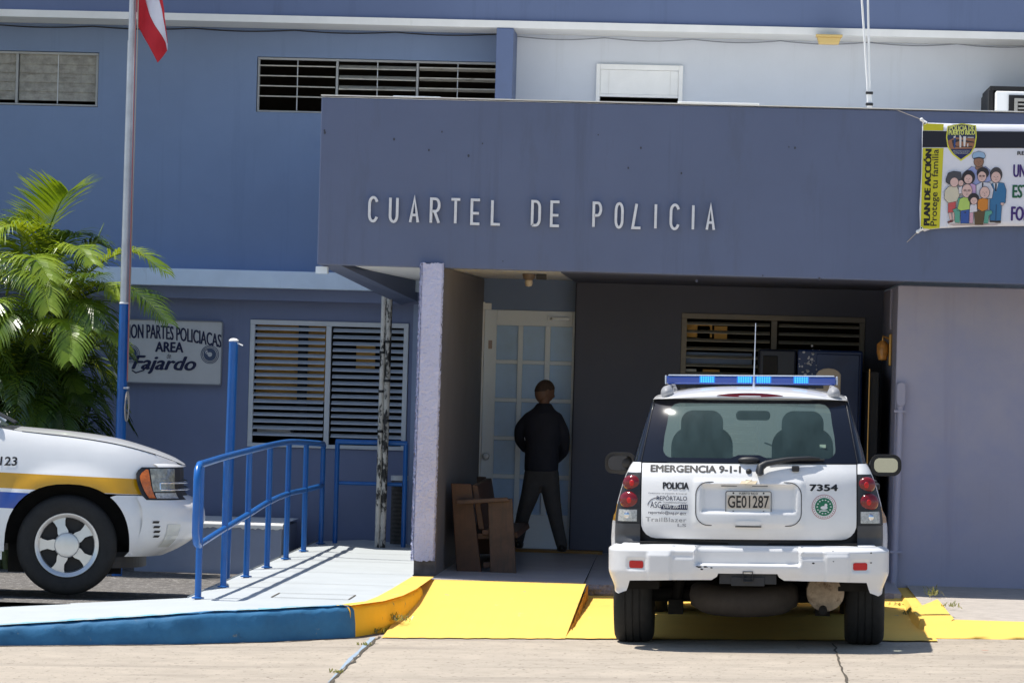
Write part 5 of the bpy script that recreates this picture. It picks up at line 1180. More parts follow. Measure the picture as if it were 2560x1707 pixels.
x0, x1, z0, z1 = sbox(356, 786, 422, 808); boldtext(b, 'AREA', x0, x1, z0, z1, lambda x, z: (x, 37.751, z), .005)
x0, x1, z0, z1 = sbox(383, 811, 393, 823); text(b, 'de', fitbox(x0, x1, z0, z1, lambda x, z: (x, 37.751, z)), shear=.3)
x0, x1, z0, z1 = sbox(303, 820, 450, 857)
for n_, (du, dv) in enumerate(((-.012, 0), (.012, 0), (0, .02), (0, -.02))): text(b, 'Fajardo', (lambda du, dv, n_: lambda u, v: (lerp(x0, x1, u+du), 37.751-.0002*n_, lerp(z0, z1, v+dv)))(du, dv, n_), shear=.35)
q = [S2(*p) for p in ((303, 850), (312, 856), (330, 850), (338, 838))]; ribbon(b, [(p.x, p.z) for p in q], .012, lambda x, z, k: (x, 37.7505+.003*k, z))
RP(b, 'lettering', M_sink, sn)
for cx, cy in ((482, 814), (300, 812)):
    c = S2(cx, cy); sr = MB()
    for rr_ in (.084, .070, .036): ribbon(sr, ell(c.x, c.z, rr_, n=28), .006, lambda x, z, k: (x, 37.7505+.003*k, z), closed=True)
    panel(sr, ell(c.x, c.z, .060, n=24), lambda x, z: (x, 37.7525, z), .05)
    so_ = RP(sr, 'seal', flat('seal_blue_grey', 70, 84, 112) if 'seal_blue_grey' not in MATS else MATS['seal_blue_grey'], sn)
    w_ = MB(); panel(w_, ell(c.x, c.z, .022, n=14), lambda x, z: (x, 37.751, z), .05); panel(w_, ell(c.x-.03, c.z+.02, .014, .02, n=10), lambda x, z: (x, 37.751, z), .05); RP(w_, 'seal_figure', M_sign, sn)

# --- air conditioner, floodlight, cables, roof clutter
ac = empty('air_conditioner', (3.0, 36.9, 4.1)); tag(ac, 'white window air conditioner in a black frame at the top right', 'air conditioner')
RP(MB().box(2.50, 3.6, 36.75, YW-.003, 4.48, 4.52).box(2.49, 2.53, 36.75, YW-.003, 3.805, 4.479), 'frame', M_black, ac)
RP(MB().box(2.545, 3.5, 36.60, YW-.1, 3.83, 4.465), 'case', M_white, ac, bevel=.01)
RP(MB().box(2.66, 3.45, 36.585, 36.599, 3.85, 4.43), 'recess', M_black, ac)
b = MB(); b.box(2.71, 2.74, 36.56, 36.584, 3.85, 4.40).box(2.741, 3.42, 36.56, 36.584, 4.372, 4.40)
for k in range(14): b.box(2.745, 3.42, 36.562, 36.583, 3.87+k*.036, 3.885+k*.036)
RP(b, 'grille', mat('ac_grille', (.34, .33, .30), .5, noise=(9, .2)), ac)
fd = empty('floodlight', (1.0, 36.5, 4.9)); tag(fd, 'yellowed box floodlight under the white eave', 'lamp')
M_fld = mat('yellowed_plastic', (.66, .47, .17), .45, noise=(5, .06))
a, c = at(1877, 84, 37.05), at(1931, 104, 37.05)
b = MB(); b.prism([(a.x+.015, c.z), (c.x-.02, c.z), (c.x, a.z-.012), (a.x-.004, a.z-.012)], lambda u, v, k: (u, 36.95+.13*k, v)); RP(b, 'housing', M_fld, fd, bevel=.008)
RP(MB().box(a.x-.014, c.x+.012, 36.94, 37.085, a.z-.012, a.z+.012), 'lid', M_fld, fd, bevel=.004)
cbl = MB(); rnd = random.Random(9)
def sagline(p, q, n, sgm, r, m, name, lab, Y=37.76):
    b = MB(); pts = []
    for k in range(n*8+1):
        t = k/(n*8); px = lerp(p[0], q[0], t); py = lerp(p[1], q[1], t)+sgm*abs(sin(pi*n*t))
        pts.append(at(px, py, Y))
    b.tube(pts, r, 6); o = b.build(name, m); return tag(o, lab, 'cable')
sagline((-20, 56.5), (1141, 79.5), 5, 4.5, .007, MATS['car_black_trim'], 'wall_cable', 'thin dark cable sagging along the top of the left upper wall')
sagline((1186, 84), (2400, 105), 6, 6, .006, mat('grey_cable', (.25, .27, .30), .6), 'wall_cable', 'thin grey cable sagging along the pale wall under the eave')
for nm, x0, x1, lab in (('mast_wire', 1979.5, 1993.5, 'left one of two thin white wires rising from the canopy roof'), ('mast_wire', 1993.5, 1997.5, 'right one of two thin white wires rising from the canopy roof')):
    o = MB().tube([at(x0-3, -60, 32.4), at(x0, 0, 32.4), at(x1, 213, 32.4)], .0085, 6).build(nm, M_white); tag(o, lab, 'wire', 'thin white wires over the canopy')
io = empty('wire_anchor', (1.23, 32.4, 3.9)); tag(io, 'short white wire anchor with clamps on the canopy edge', 'anchor')
RP(MB().tube([at(1995.5, 211, 32.4), at(1998.5, 262, 32.4)], .020, 8), 'rod', M_white, io)
for yy in (214, 240): RP(MB().box(*(lambda p: (p.x-.028, p.x+.030, 32.37, 32.43, p.z-.012, p.z+.010))(at(1996.5, yy, 32.4))), 'clamp', C_trim, io, bevel=.004)
bx = empty('roof_box', (0, 35.4, 3.9)); tag(bx, 'long low white metal box lying on the canopy roof', 'box')
RP(MB().box(-.33, .37, 35.3, 36.1, 3.802, 4.205), 'body', M_white, bx, bevel=.008); RP(MB().box(-.34, .38, 35.29, 36.11, 4.206, 4.215), 'lid', M_white, bx)
RP(MB().box(-.22, -.217, 35.297, 35.3, 3.82, 4.2), 'seam', C_shade, bx)
rb_ = empty('roof_board', (-2.6, 33, 3.9)); tag(rb_, 'thin pale board lying on the canopy roof by the left louvred window', 'board')
a, c = at(903, 219, 33.0), at(1012, 224, 33.0); RP(MB().box(a.x, c.x, 33.0, 33.5, 3.802, a.z-.004), 'plate', mat('board_pale', (.55, .60, .66), .5, noise=(30, .3)), rb_, bevel=.004)
# fixing marks on the canopy front
fm = MB(); rnd = random.Random(77)
for px, py in ((905, 320), (1015, 303), (1108, 330), (1076, 358), (1374, 310), (1443, 386), (1565, 398), (1472, 340), (1812, 338), (1826, 340), (745, 300), (746, 305), (1155, 600), (1600, 645), (1752, 633), (1882, 640), (985, 345)):
    p = at(px, py, 31.79); r = rnd.uniform(.006, .014); panel(fm, ell(p.x, p.z, r*.7, r, 8), lambda x, z: (x, 31.797, z), .05)
fm.v = [tuple(Vector(q)-st.location) for q in fm.v]; fm.build('fixing_marks', mat('fixing_hole', (.05, .055, .075), .8), st)
# ------------------------------------------------------------------ banner on the canopy
bn_ = empty('banner', (2.0, 31.77, 3.4)); tag(bn_, 'white printed vinyl banner with yellow side band, police shield and cartoon family', 'banner')
def bp(zx, zy):
    """banner drawing units (a 4.6x enlargement of the photograph's corner) to metres on the canopy front"""
    x = 1.632+(zx-378)/1451; z = 3.854-(zy-230)/1451+.0275*(zx-378)/1451; return x, z
RIP = lambda x, z: 31.764+.006*sin((x-1.63)*7.5+(z-3)*2.2)*smooth(1.63, 1.9, x)+.002*sin((x-1.6)*15-(z-3)*6)*smooth(1.63, 1.9, x)
def bdraw(name, polys, m, lay, parent=bn_):
    b = MB()
    for pg in polys:
        pts = [bp(*p) for p in pg]; panel(b, pts, lambda x, z: (x, RIP(x, z)-.0010-.0003*lay, z), .05)
    PRINT.setdefault(name, []).append((b, m))
PRINT = {}
E_ = lambda cx, cy, rx, ry=None, n=20, a0=0, a1=360: ell(cx, cy, rx, ry or rx, n, a0, a1)
F_ = {}
def fc(r, g, b):
    k = (r, g, b)
    if k not in F_: F_[k] = flat('print_%02x%02x%02x' % k, r, g, b, .45)
    return F_[k]
sheet = MB(); so2 = [(378, 228), (700, 240), (1200, 250), (2900, 262), (2900, 1412), (1560, 1418), (1000, 1424), (640, 1440), (500, 1455), (440, 1478), (385, 1452), (372, 1200), (384, 800), (380, 400)]
panel(sheet, [bp(*p) for p in so2], lambda x, z: (x, RIP(x, z)+.0025, z), .05); sheet.v = [tuple(Vector(q)-bn_.location) for q in sheet.v]; sheet.build('sheet', M_tarp, bn_, smooth_ang=60, solid=.003)
YEL = (202, 196, 40)
bdraw('yellow_band', [[(392, 236), (624, 246), (622, 322), (390, 318)], [(392, 520), (630, 522), (608, 1438), (500, 1452), (392, 1440)]], fc(*YEL), 1)
bdraw('navy_band', [[(386, 322), (655, 328), (2880, 345), (2880, 528), (1000, 524), (655, 514), (388, 512)]], fc(17, 19, 36), 1)
def bt(name, s, zx0, zx1, zy0, zy1, m, lay, rot=False, **k):
    b = MB()
    def f(u, v):
        if rot: zx = lerp(zx1, zx0, v); zy = lerp(zy1, zy0, u)
        else: zx = lerp(zx0, zx1, u); zy = lerp(zy1, zy0, v)
        x, z = bp(zx, zy); return (x, RIP(x, z)-.0032-.0003*lay, z)
    bo = k.pop('bold', 0)
    if bo >= .015:
        k_ = .010 if len(s) > 6 else .03
        for n_, (du, dv) in enumerate(((-k_, 0), (k_, 0), (0, .02), (0, -.02), (0, 0))): text(b, s, lambda u, v: (lambda q: (q[0], q[1]-.00004*n_, q[2]))(f(clamp(u*(1-2*k_)+k_+du), clamp(v*.96+.02+dv))), **k)
    else: text(b, s, f, bold=bo, **k)
    PRINT.setdefault((name, s), []).append((b, m))
_v = text_shape
bt('slogan', 'PLAN DE ACCIÓN', 405, 496, 530, 1412, fc(20, 20, 22), 2, rot=True, bold=.022)
def rotf(): pass
bt('slogan', 'Protege tu familia', 500, 598, 536, 1415, fc(28, 30, 26), 2, rot=True, bold=.008)
bt('heading', 'RE', 1474, 1560, 560, 604, fc(16, 22, 30), 2, bold=.02)
bt('heading', 'UNI', 1432, 1600, 712, 860, fc(62, 34, 112), 2, bold=.02)
bt('heading', 'EST', 1428, 1620, 945, 1097, fc(22, 92, 62), 2, bold=.02)
bt('heading', 'FOR', 1418, 1640, 1192, 1360, fc(62, 34, 112), 2, bold=.02)
# shield
sh_o = [(668, 268), (830, 240), (995, 262), (1005, 400), (990, 510), (945, 590), (832, 672), (735, 600), (678, 520), (655, 400)]
sh_i = [(680, 280), (830, 252), (983, 274), (992, 400), (976, 506), (934, 580), (832, 652), (748, 588), (692, 512), (668, 400)]
bdraw('shield', [sh_o], fc(216, 214, 70), 3); bdraw('shield', [sh_i], fc(36, 48, 84), 4)
bdraw('shield', [[(672, 440), (760, 400), (985, 412), (985, 470), (968, 530), (706, 534), (682, 480)]], fc(150, 104, 78), 5)
bdraw('shield', [[(720, 430), (800, 420), (975, 450), (975, 465), (800, 445), (740, 470), (780, 500), (960, 500), (955, 514), (740, 508)]], fc(50, 44, 50), 6)
bdraw('shield', [[(716, 545), (955, 545), (930, 584), (832, 650), (750, 588)]], fc(24, 34, 92), 5)
bdraw('shield', [[(806, 378), (816, 372), (832, 400), (830, 516), (812, 516)], [(850, 390), (884, 388), (876, 505), (858, 505)], [(740, 390), (765, 378), (762, 404), (742, 410)], [(898, 474), (912, 470), (910, 508), (898, 506)], [(900, 396), (972, 398), (970, 406), (900, 404)]], fc(214, 212, 210), 7)
bdraw('shield', [[(744, 410), (768, 404), (762, 520), (746, 520)]], fc(36, 72, 130), 7)
bt('shield_lettering', 'POLICIA DE', 690, 975, 266, 322, fc(214, 220, 120), 8, bold=.02)
bt('shield_lettering', 'PUERTO RICO', 682, 985, 318, 372, fc(214, 220, 120), 8, bold=.02)
bt('shield_lettering', 'PROTECCION', 740, 925, 550, 568, fc(170, 176, 180), 8, bold=.01); bt('shield_lettering', 'INTEGRIDAD', 750, 915, 574, 590, fc(170, 176, 180), 8, bold=.01)
# printed family: simple drawn figures with dark outlines behind each
SK = (214, 180, 172); OUT = (46, 42, 48)
lay = [9]
def shape(pts, col, out=5):
    cx = sum(p[0] for p in pts)/len(pts); cy = sum(p[1] for p in pts)/len(pts)
    if out:
        big = []
        for p in pts:
            d = Vector((p[0]-cx, p[1]-cy)); l = max(d.length, 1e-3); big.append((cx+d.x*(1+out/l), cy+d.y*(1+out/l)))
        bdraw('printed_figure', [big], fc(*OUT), lay[0]); lay[0] += 1
    bdraw('printed_figure', [pts], fc(*col), lay[0]); lay[0] += .5
def head(cx, cy, rx, ry, skin=SK, smile=True, dark=False):
    shape(E_(cx, cy, rx, ry), skin)
    k = []
    for sx in (-.35, .35): k.append(E_(cx+sx*rx, cy-.05*ry, rx*.14, ry*.05, 8))
    if smile: k.append([(cx-.3*rx, cy+.42*ry), (cx, cy+.60*ry), (cx+.3*rx, cy+.42*ry), (cx, cy+.52*ry)])
    k.append([(cx-.04*rx, cy), (cx+.10*rx, cy+.24*ry), (cx-.04*rx, cy+.24*ry)])
    bdraw('printed_figure', k, fc(70, 52, 50), lay[0]); lay[0] += .5
# officer behind
shape([(890, 790), (960, 735), (1030, 760), (1110, 735), (1160, 775), (1180, 900), (1010, 960), (940, 900)], (150, 160, 208))
shape([(1005, 690), (1075, 690), (1080, 760), (1040, 790), (1000, 760)], (150, 112, 90)); head(1035, 680, 54, 56, (150, 112, 90))
shape([(960, 610), (975, 580), (1030, 562), (1090, 578), (1108, 612), (1100, 640), (1035, 624), (968, 640)], (148, 178, 208)); shape([(970, 640), (1035, 626), (1098, 640), (1090, 652), (1035, 640), (975, 652)], (40, 44, 60), 2)
# man in suit at right
shape([(1175, 950), (1230, 915), (1330, 930), (1358, 1010), (1350, 1150), (1310, 1170), (1305, 1355), (1180, 1360), (1175, 1200)], (52, 112, 158)); shape([(1205, 925), (1265, 925), (1240, 1030)], (208, 210, 218), 2); shape([(1228, 930), (1248, 930), (1245, 1020), (1230, 1020)], (40, 40, 52), 1)
shape(E_(1238, 830, 66, 82), (66, 62, 66)); head(1236, 858, 54, 62); shape([(1300, 1150), (1335, 1152), (1325, 1182), (1300, 1175)], SK); shape([(1245, 1170), (1252, 1170), (1250, 1350), (1243, 1350)], (30, 60, 92), 0)
shape([(1180, 1356), (1240, 1358), (1235, 1376), (1185, 1374)], (60, 50, 46)); shape([(1240, 1360), (1300, 1360), (1300, 1382), (1245, 1380)], (60, 50, 46))
# young couple
shape([(1015, 950), (1080, 915), (1170, 925), (1210, 1000), (1195, 1100), (1020, 1110)], (206, 206, 216)); shape([(1078, 920), (1095, 920), (1092, 1000), (1080, 1000)], (48, 44, 52), 1)
shape(E_(1085, 810, 66, 62), (44, 40, 46)); head(1076, 852, 48, 58); bdraw('printed_figure', [E_(1056, 845, 16, 12, 12), E_(1094, 845, 16, 12, 12)], fc(120, 96, 92), lay[0]); lay[0] += 1
shape([(905, 950), (960, 930), (1005, 950), (1010, 1050), (930, 1060)], (196, 160, 200)); shape(E_(922, 860, 70, 78), (40, 36, 44)); head(920, 880, 46, 52)
# woman at left with baby
shape([(700, 1130), (785, 1130), (780, 1250), (700, 1265)], (196, 84, 84)); shape([(660, 1010), (700, 965), (790, 960), (830, 1040), (800, 1130), (700, 1150), (655, 1100)], (206, 198, 176))
shape([(705, 1265), (735, 1265), (748, 1355), (728, 1360)], SK); shape([(750, 1260), (775, 1260), (772, 1350), (755, 1350)], SK); shape([(700, 1365), (750, 1345), (755, 1368), (705, 1384)], (112, 54, 54))
shape([(668, 880), (690, 810), (750, 790), (830, 800), (838, 880), (815, 930), (700, 935), (668, 910)], (70, 70, 78)); head(762, 915, 46, 52); head(838, 925, 28, 32); shape([(812, 975), (850, 960), (860, 1040), (820, 1050)], (214, 206, 210))
# sofa, grandparents, child
shape([(750, 1230), (800, 1215), (835, 1250), (835, 1380), (780, 1375), (775, 1270)], (92, 160, 140)); shape([(1120, 1250), (1190, 1240), (1205, 1270), (1165, 1300), (1160, 1385), (1110, 1385)], (92, 160, 140)); shape([(810, 1100), (860, 1090), (850, 1240), (800, 1240)], (92, 160, 140))
shape([(845, 1220), (940, 1220), (940, 1385), (845, 1385)], (50, 84, 156)); shape([(830, 1110), (870, 1090), (940, 1100), (945, 1225), (840, 1240), (808, 1220)], (176, 204, 104)); head(908, 1015, 56, 76); bdraw('printed_figure', [E_(886, 1010, 20, 14, 12), E_(932, 1010, 20, 14, 12)], fc(150, 124, 120), lay[0]); lay[0] += 1
shape([(1000, 1250), (1120, 1240), (1100, 1400), (1010, 1400)], (92, 74, 50)); shape([(1035, 1120), (1100, 1095), (1150, 1115), (1150, 1225), (1090, 1250), (1035, 1220)], (204, 128, 44)); head(1110, 1035, 54, 66)
shape([(945, 1255), (985, 1255), (985, 1385), (948, 1385)], (206, 160, 178)); shape([(950, 1175), (1020, 1165), (1030, 1250), (945, 1265)], (214, 210, 216)); shape(E_(985, 1100, 58, 54), (44, 40, 46)); head(990, 1130, 38, 40)
bdraw('printed_figure', [[(700, 1392), (900, 1398), (1300, 1390), (1250, 1410), (760, 1412)]], fc(196, 178, 178), 8.5)
for nm_, ps_ in PRINT.items(): build_multi(ps_, nm_ if isinstance(nm_, str) else nm_[0], bn_, bn_.location)
# corner eyelets and cords
for (zx, zy, ex, ey, tx, ty) in ((405, 238, 370, 195, 90, 82), (398, 1440, 360, 1480, 240, 1600)):
    o = MB(); o.tube([(bp(zx+18, zy)[0], 31.765, bp(zx+18, zy)[1]), (bp(ex, ey)[0], 31.762, bp(ex, ey)[1])], [.016, .009], 8); o.ball((bp(ex, ey)[0], 31.76, bp(ex, ey)[1]), .015, .01, .015); o.v = [tuple(Vector(q)-bn_.location) for q in o.v]; o.build('corner_tie', M_white, bn_)
    o = MB(); panel(o, [bp(*p) for p in E_(zx+2, zy, 9)], lambda x, z: (x, 31.735, z), 5); o.v = [tuple(Vector(q)-bn_.location) for q in o.v]; o.build('eyelet', M_black, bn_)
    o = MB(); o.tube([(bp(ex, ey)[0], 31.76, bp(ex, ey)[1]), (bp(tx, ty)[0], 31.79, bp(tx, ty)[1])], .0028, 6); o.v = [tuple(Vector(q)-bn_.location) for q in o.v]; o.build('cord', M_rope, bn_)

# ------------------------------------------------------------------ palm clump
def mat_leaf(name, c1, c2):
    m = bpy.data.materials.new(name); m.use_nodes = True; n = m.node_tree; b = n.nodes['Principled BSDF']; L = n.links.new
    tc = n.nodes.new('ShaderNodeTexCoord'); t = n.nodes.new('ShaderNodeTexNoise'); t.inputs['Scale'].default_value = 2.2; t.inputs['Detail'].default_value = 5; L(tc.outputs['Object'], t.inputs['Vector'])
    r = n.nodes.new('ShaderNodeValToRGB'); r.color_ramp.elements[0].position = .36; r.color_ramp.elements[1].position = .66; r.color_ramp.elements[0].color = (*c1, 1); r.color_ramp.elements[1].color = (*c2, 1); L(t.outputs['Fac'], r.inputs[0]); L(r.outputs[0], b.inputs['Base Color'])
    b.inputs['Roughness'].default_value = .27; b.inputs['Specular IOR Level'].default_value = .6
    tl = n.nodes.new('ShaderNodeBsdfTranslucent'); mul = n.nodes.new('ShaderNodeVectorMath'); mul.operation = 'MULTIPLY'; mul.inputs[1].default_value = (1.7, 1.55, .4); L(r.outputs[0], mul.inputs[0]); L(mul.outputs[0], tl.inputs[0])
    mx = n.nodes.new('ShaderNodeMixShader'); mx.inputs[0].default_value = .26; L(b.outputs[0], mx.inputs[1]); L(tl.outputs[0], mx.inputs[2]); L(mx.outputs[0], n.nodes['Material Output'].inputs[0])
    return m
M_leafs = [mat_leaf('palm_leaf_mid', (.050, .105, .012), (.13, .20, .022)), mat_leaf('palm_leaf_sunlit', (.16, .26, .02), (.32, .40, .04)), mat_leaf('palm_leaf_shaded', (.025, .06, .012), (.06, .11, .018))]  # leaf copies with sunlit and shaded tones put into the colour
M_rachis = mat('palm_rachis', (.16, .20, .04), .65); M_stem = mat('palm_stem', (.09, .11, .035), .6, noise=(5, .4))
pm_ = empty('palm_plant', (-6.05, 35.95, -.1)); tag(pm_, 'bushy green areca palm with arching fronds behind the flagpole', 'palm')
rnd = random.Random(41)
def frond(pts, leaf, m, rs=1.0, droop=.55, vee=.5, t0=.10, nl=52):
    """rachis through pts (Catmull-Rom), leaflets both sides"""
    P = [Vector(p) for p in pts]; Q = []
    X = [2*P[0]-P[1]]+P+[2*P[-1]-P[-2]]
    for i in range(1, len(X)-2):
        for k in range(10):
            t = k/10; Q.append(.5*((2*X[i])+(X[i+1]-X[i-1])*t+(2*X[i-1]-5*X[i]+4*X[i+1]-X[i+2])*t*t+(-X[i-1]+3*X[i]-3*X[i+1]+X[i+2])*t*t*t))
    Q.append(P[-1]); n = len(Q)
    b = MB(); b.tube(Q, [lerp(.013, .003, k/(n-1)) for k in range(n)], 5, caps=False)
    up0_ = Vector((0, 0, 1))
    for k in range(nl):
        t = lerp(t0, 1.0, (k+.5)/nl); q = t*(n-1); i = min(int(q), n-2); c = Q[i].lerp(Q[i+1], q-i); tg_ = (Q[min(i+1, n-1)]-Q[max(i-1, 0)]).normalized()
        sd_ = tg_.cross(up0_); sd_ = sd_.normalized() if sd_.length > .05 else Vector((1, 0, 0)); nu_ = sd_.cross(tg_).normalized()
        for sg in (1, -1):
            Ln = leaf*(sin(pi*clamp(.14+.80*t))**.7)*rnd.uniform(.85, 1.12); fwd = lerp(.45, .95, t)
            d = (sd_*sg*1.0+tg_*fwd+nu_*vee*rnd.uniform(.6, 1.3)).normalized(); wd = .0085*rnd.uniform(.8, 1.2); dr = droop*rnd.uniform(.7, 1.3)
            wv = d.cross(nu_).normalized(); wv = (wv+nu_*.35*sg).normalized()
            vs = []; p = c.copy(); dd = d.copy(); ss = 4
            for j in range(ss+1):
                u = j/ss; ww = wd*(1-(2*u-.7)**2*.45) if u < .95 else .001
                ww = wd*[.55, 1, .95, .65, .06][j]
                vs += [p-wv*ww, p+wv*ww]; dd = (dd+Vector((0, 0, -dr*.42*(.4+u)))).normalized(); p = p+dd*Ln/ss
            b.add(vs, [(2*j, 2*j+1, 2*j+3, 2*j+2) for j in range(ss)])
    b.v = [tuple(Vector(q)-pm_.location) for q in b.v]; o = b.build('frond', m, pm_); return o
A3 = lambda px, py, dy: Vector(at(px, py, 35.9+dy))
# fronds one can follow in the photograph
KZ = lambda q: (q[0]/1.28/1.0884, (425+q[1]/1.28)/1.0884, q[2])
key = [([(120, 340, 0), (150, 210, 0), (190, 110, -.1), (218, 70, -.2)], .52, 1, .25, .5), ([(110, 360, 0), (90, 230, -.2), (30, 180, -.4), (-50, 230, -.6)], .46, 1, .7, .4),
       ([(140, 320, .1), (125, 210, .1), (80, 160, .1), (20, 190, .1)], .44, 0, .6, .45), ([(150, 400, -.1), (190, 290, -.3), (245, 245, -.5), (300, 300, -.8)], .34, 1, .8, .4),
       ([(200, 400, .1), (260, 290, .1), (300, 235, .1), (348, 250, .1)], .36, 0, .9, .35), ([(220, 420, -.1), (300, 315, -.2), (420, 262, -.3), (532, 330, -.45)], .36, 1, .75, .5),
       ([(215, 430, -.2), (320, 385, -.4), (440, 395, -.6), (540, 490, -.9)], .36, 0, .7, .42), ([(190, 460, -.2), (250, 400, -.4), (330, 365, -.6), (388, 410, -.8)], .32, 1, .8, .4),
       ([(40, 380, -.3), (80, 330, -.7), (130, 340, -1.0), (158, 450, -1.3)], .40, 1, .9, .3), ([(90, 500, -.3), (50, 455, -.7), (10, 470, -1.0), (-30, 550, -1.2)], .40, 0, .9, .3),
       ([(120, 520, -.3), (170, 480, -.8), (225, 500, -1.1), (222, 610, -1.4)], .38, 1, .9, .3), ([(170, 480, -.2), (220, 420, -.5), (270, 430, -.8), (296, 510, -1.1)], .34, 0, .9, .35),
       ([(220, 560, -.2), (290, 520, -.5), (355, 525, -.8), (412, 572, -1.0)], .20, 1, .85, .35), ([(20, 400, -.2), (50, 300, -.5), (110, 280, -.8), (160, 350, -1.1)], .42, 1, .85, .35),
       ([(-20, 430, -.2), (10, 320, -.5), (60, 290, -.8), (100, 360, -1.1)], .42, 0, .85, .35), ([(-40, 420, 0), (-60, 300, -.1), (-40, 220, -.2), (10, 230, -.3)], .42, 1, .7, .4),
       ([(170, 380, 0), (180, 280, 0), (215, 215, -.1), (262, 205, -.2)], .40, 0, .8, .4), ([(60, 360, 0), (70, 250, 0), (50, 190, 0), (-10, 170, 0)], .44, 1, .7, .4),
       ([(150, 460, -.2), (200, 390, -.5), (260, 350, -.8), (330, 330, -1.0)], .32, 0, .8, .4), ([(30, 520, -.3), (0, 430, -.6), (-30, 420, -.9), (-60, 480, -1.1)], .4, 1, .85, .35)]
key = [([KZ(q) for q in pts], *r) for pts, *r in key]
for pts, lf, mi, dr, ve in key: frond([A3(*p) for p in pts], lf, M_leafs[mi], droop=dr, vee=ve)
for k in range(190):
    a = rnd.uniform(0, 2*pi) if k < 50 else rnd.uniform(pi*.95, pi*2.1); r0 = rnd.uniform(0, .35); base = Vector((-6.12+r0*cos(a), 36.0+r0*sin(a)*.8, rnd.uniform(.15, .95) if k % 3 else rnd.uniform(.9, 1.5)))
    if k % 2: base.x -= rnd.uniform(.3, 1.7)
    L_ = rnd.uniform(.95, 1.75); rch = rnd.uniform(.3, .85); out_ = Vector((cos(a), sin(a), 0))
    if out_.y > .3 and rnd.random() < .4: out_.y *= -1
    h_ = L_*rnd.uniform(.45, .8)
    p1 = base+out_*.10*L_+Vector((0, 0, .45*h_)); p2 = base+out_*rch*.55*L_+Vector((0, 0, h_)); p3 = base+out_*rch*L_*.95+Vector((0, 0, h_*rnd.uniform(.45, .95)))
    if p3.x > -5.15 or p3.y > 37.5: continue
    frond([base, p1, p2, p3], rnd.uniform(.30, .44), M_leafs[2 if base.z < .75 else rnd.choice((0, 2, 0, 1))], droop=rnd.uniform(.6, .95), vee=rnd.uniform(.25, .5), nl=48)  # low fronds take the leaf colour darkened for shade
b = MB(); b.tube([tuple(A3(175, 690, 0)-pm_.location), tuple(A3(207, 590, 0)-pm_.location), tuple(A3(239, 512, 0)-pm_.location)], [.012, .014, .003], 6); b.build('spear_leaf', mat('spear_pale', (.35, .45, .2), .4), pm_, smooth_ang=60)
for k in range(22):
    b = MB(); x = -6.1+rnd.uniform(-.8, .5); y = 36.0+rnd.uniform(-.3, .3); ln = Vector((rnd.uniform(-.25, .25), rnd.uniform(-.25, .1), rnd.uniform(.9, 1.3)))
    p0 = Vector((x, y, -.15)); b.tube([p0, p0+ln*.5+Vector((0, 0, .05)), p0+ln], [.028, .022, .014], 7); b.v = [tuple(Vector(q)-pm_.location) for q in b.v]; b.build('stem', M_stem, pm_, smooth_ang=60)

# ------------------------------------------------------------------ weeds along the kerbs
M_weed = mat_leaf('weed_leaf', (.14, .17, .05), (.30, .28, .13))
def weed(px, py, n, h, sp, lab, z=None, Y=None):
    if Y is None: x, y = onroad(px, py); z = zroad(x)+.005
    else: p = at(px, py, Y); x, y, z = p.x, p.y, p.z
    b = MB(); r = random.Random(int(px*7+py))
    for k in range(n):
        a = r.uniform(0, 2*pi); o = Vector((x+r.gauss(0, sp), y+r.gauss(0, sp*1.5), z)); d = Vector((cos(a)*r.uniform(.2, 1), sin(a)*r.uniform(.2, 1), r.uniform(.3, 1.2))).normalized(); L_ = h*r.uniform(.4, 1.1); s_ = Vector((-sin(a), cos(a), 0))*.004
        m_ = o+d*L_*.6; t_ = o+d*L_+Vector((0, 0, -.2*L_))
        b.add([o-s_, o+s_, m_+s_, m_-s_, t_], [(0, 1, 2, 3), (3, 2, 4)])
    b.v = [(q[0]-x, q[1]-y, q[2]-z) for q in b.v]; o_ = b.build('weed_tuft', M_weed); o_.location = (x, y, z); tag(o_, lab, 'weed', 'weeds along the kerbs')
weed(905, 1424, 90, .08, .05, 'dry weed tuft in the corner of the orange kerb and yellow ramp', Y=28.3)
weed(862, 1455, 60, .07, .04, 'green weed tuft at the foot of the yellow kerb on the road')
weed(838, 1482, 22, .04, .02, 'small weed growing in the road joint near the kerb')
weed(770, 1545, 22, .04, .025, 'small weed in the road joint at the bottom of the picture')
weed(2092, 1412, 44, .10, .03, 'leafy weed on the inner face of the right kerb', Y=30.2)
weed(2068, 1390, 30, .05, .05, 'low weed beside the right kerb behind the car', Y=31.2)
weed(2145, 1366, 34, .11, .05, 'tall thin weed between the right kerb and the wall', Y=31.4)
weed(2178, 1392, 24, .06, .05, 'thin weed along the edge of the right pavement', Y=30.0)
lf = MB(); x, y = onroad(2262, 1498); panel(lf, ell(0, 0, .028, .016, 9), lambda u, v: (u, v, .012+.3*u*u*8), .02); o = lf.build('fallen_leaf', flat('leaf_red_brown', 176, 84, 52)); o.location = (x, y, zroad(x)+.004); tag(o, 'single reddish fallen leaf on the road at right', 'leaf')

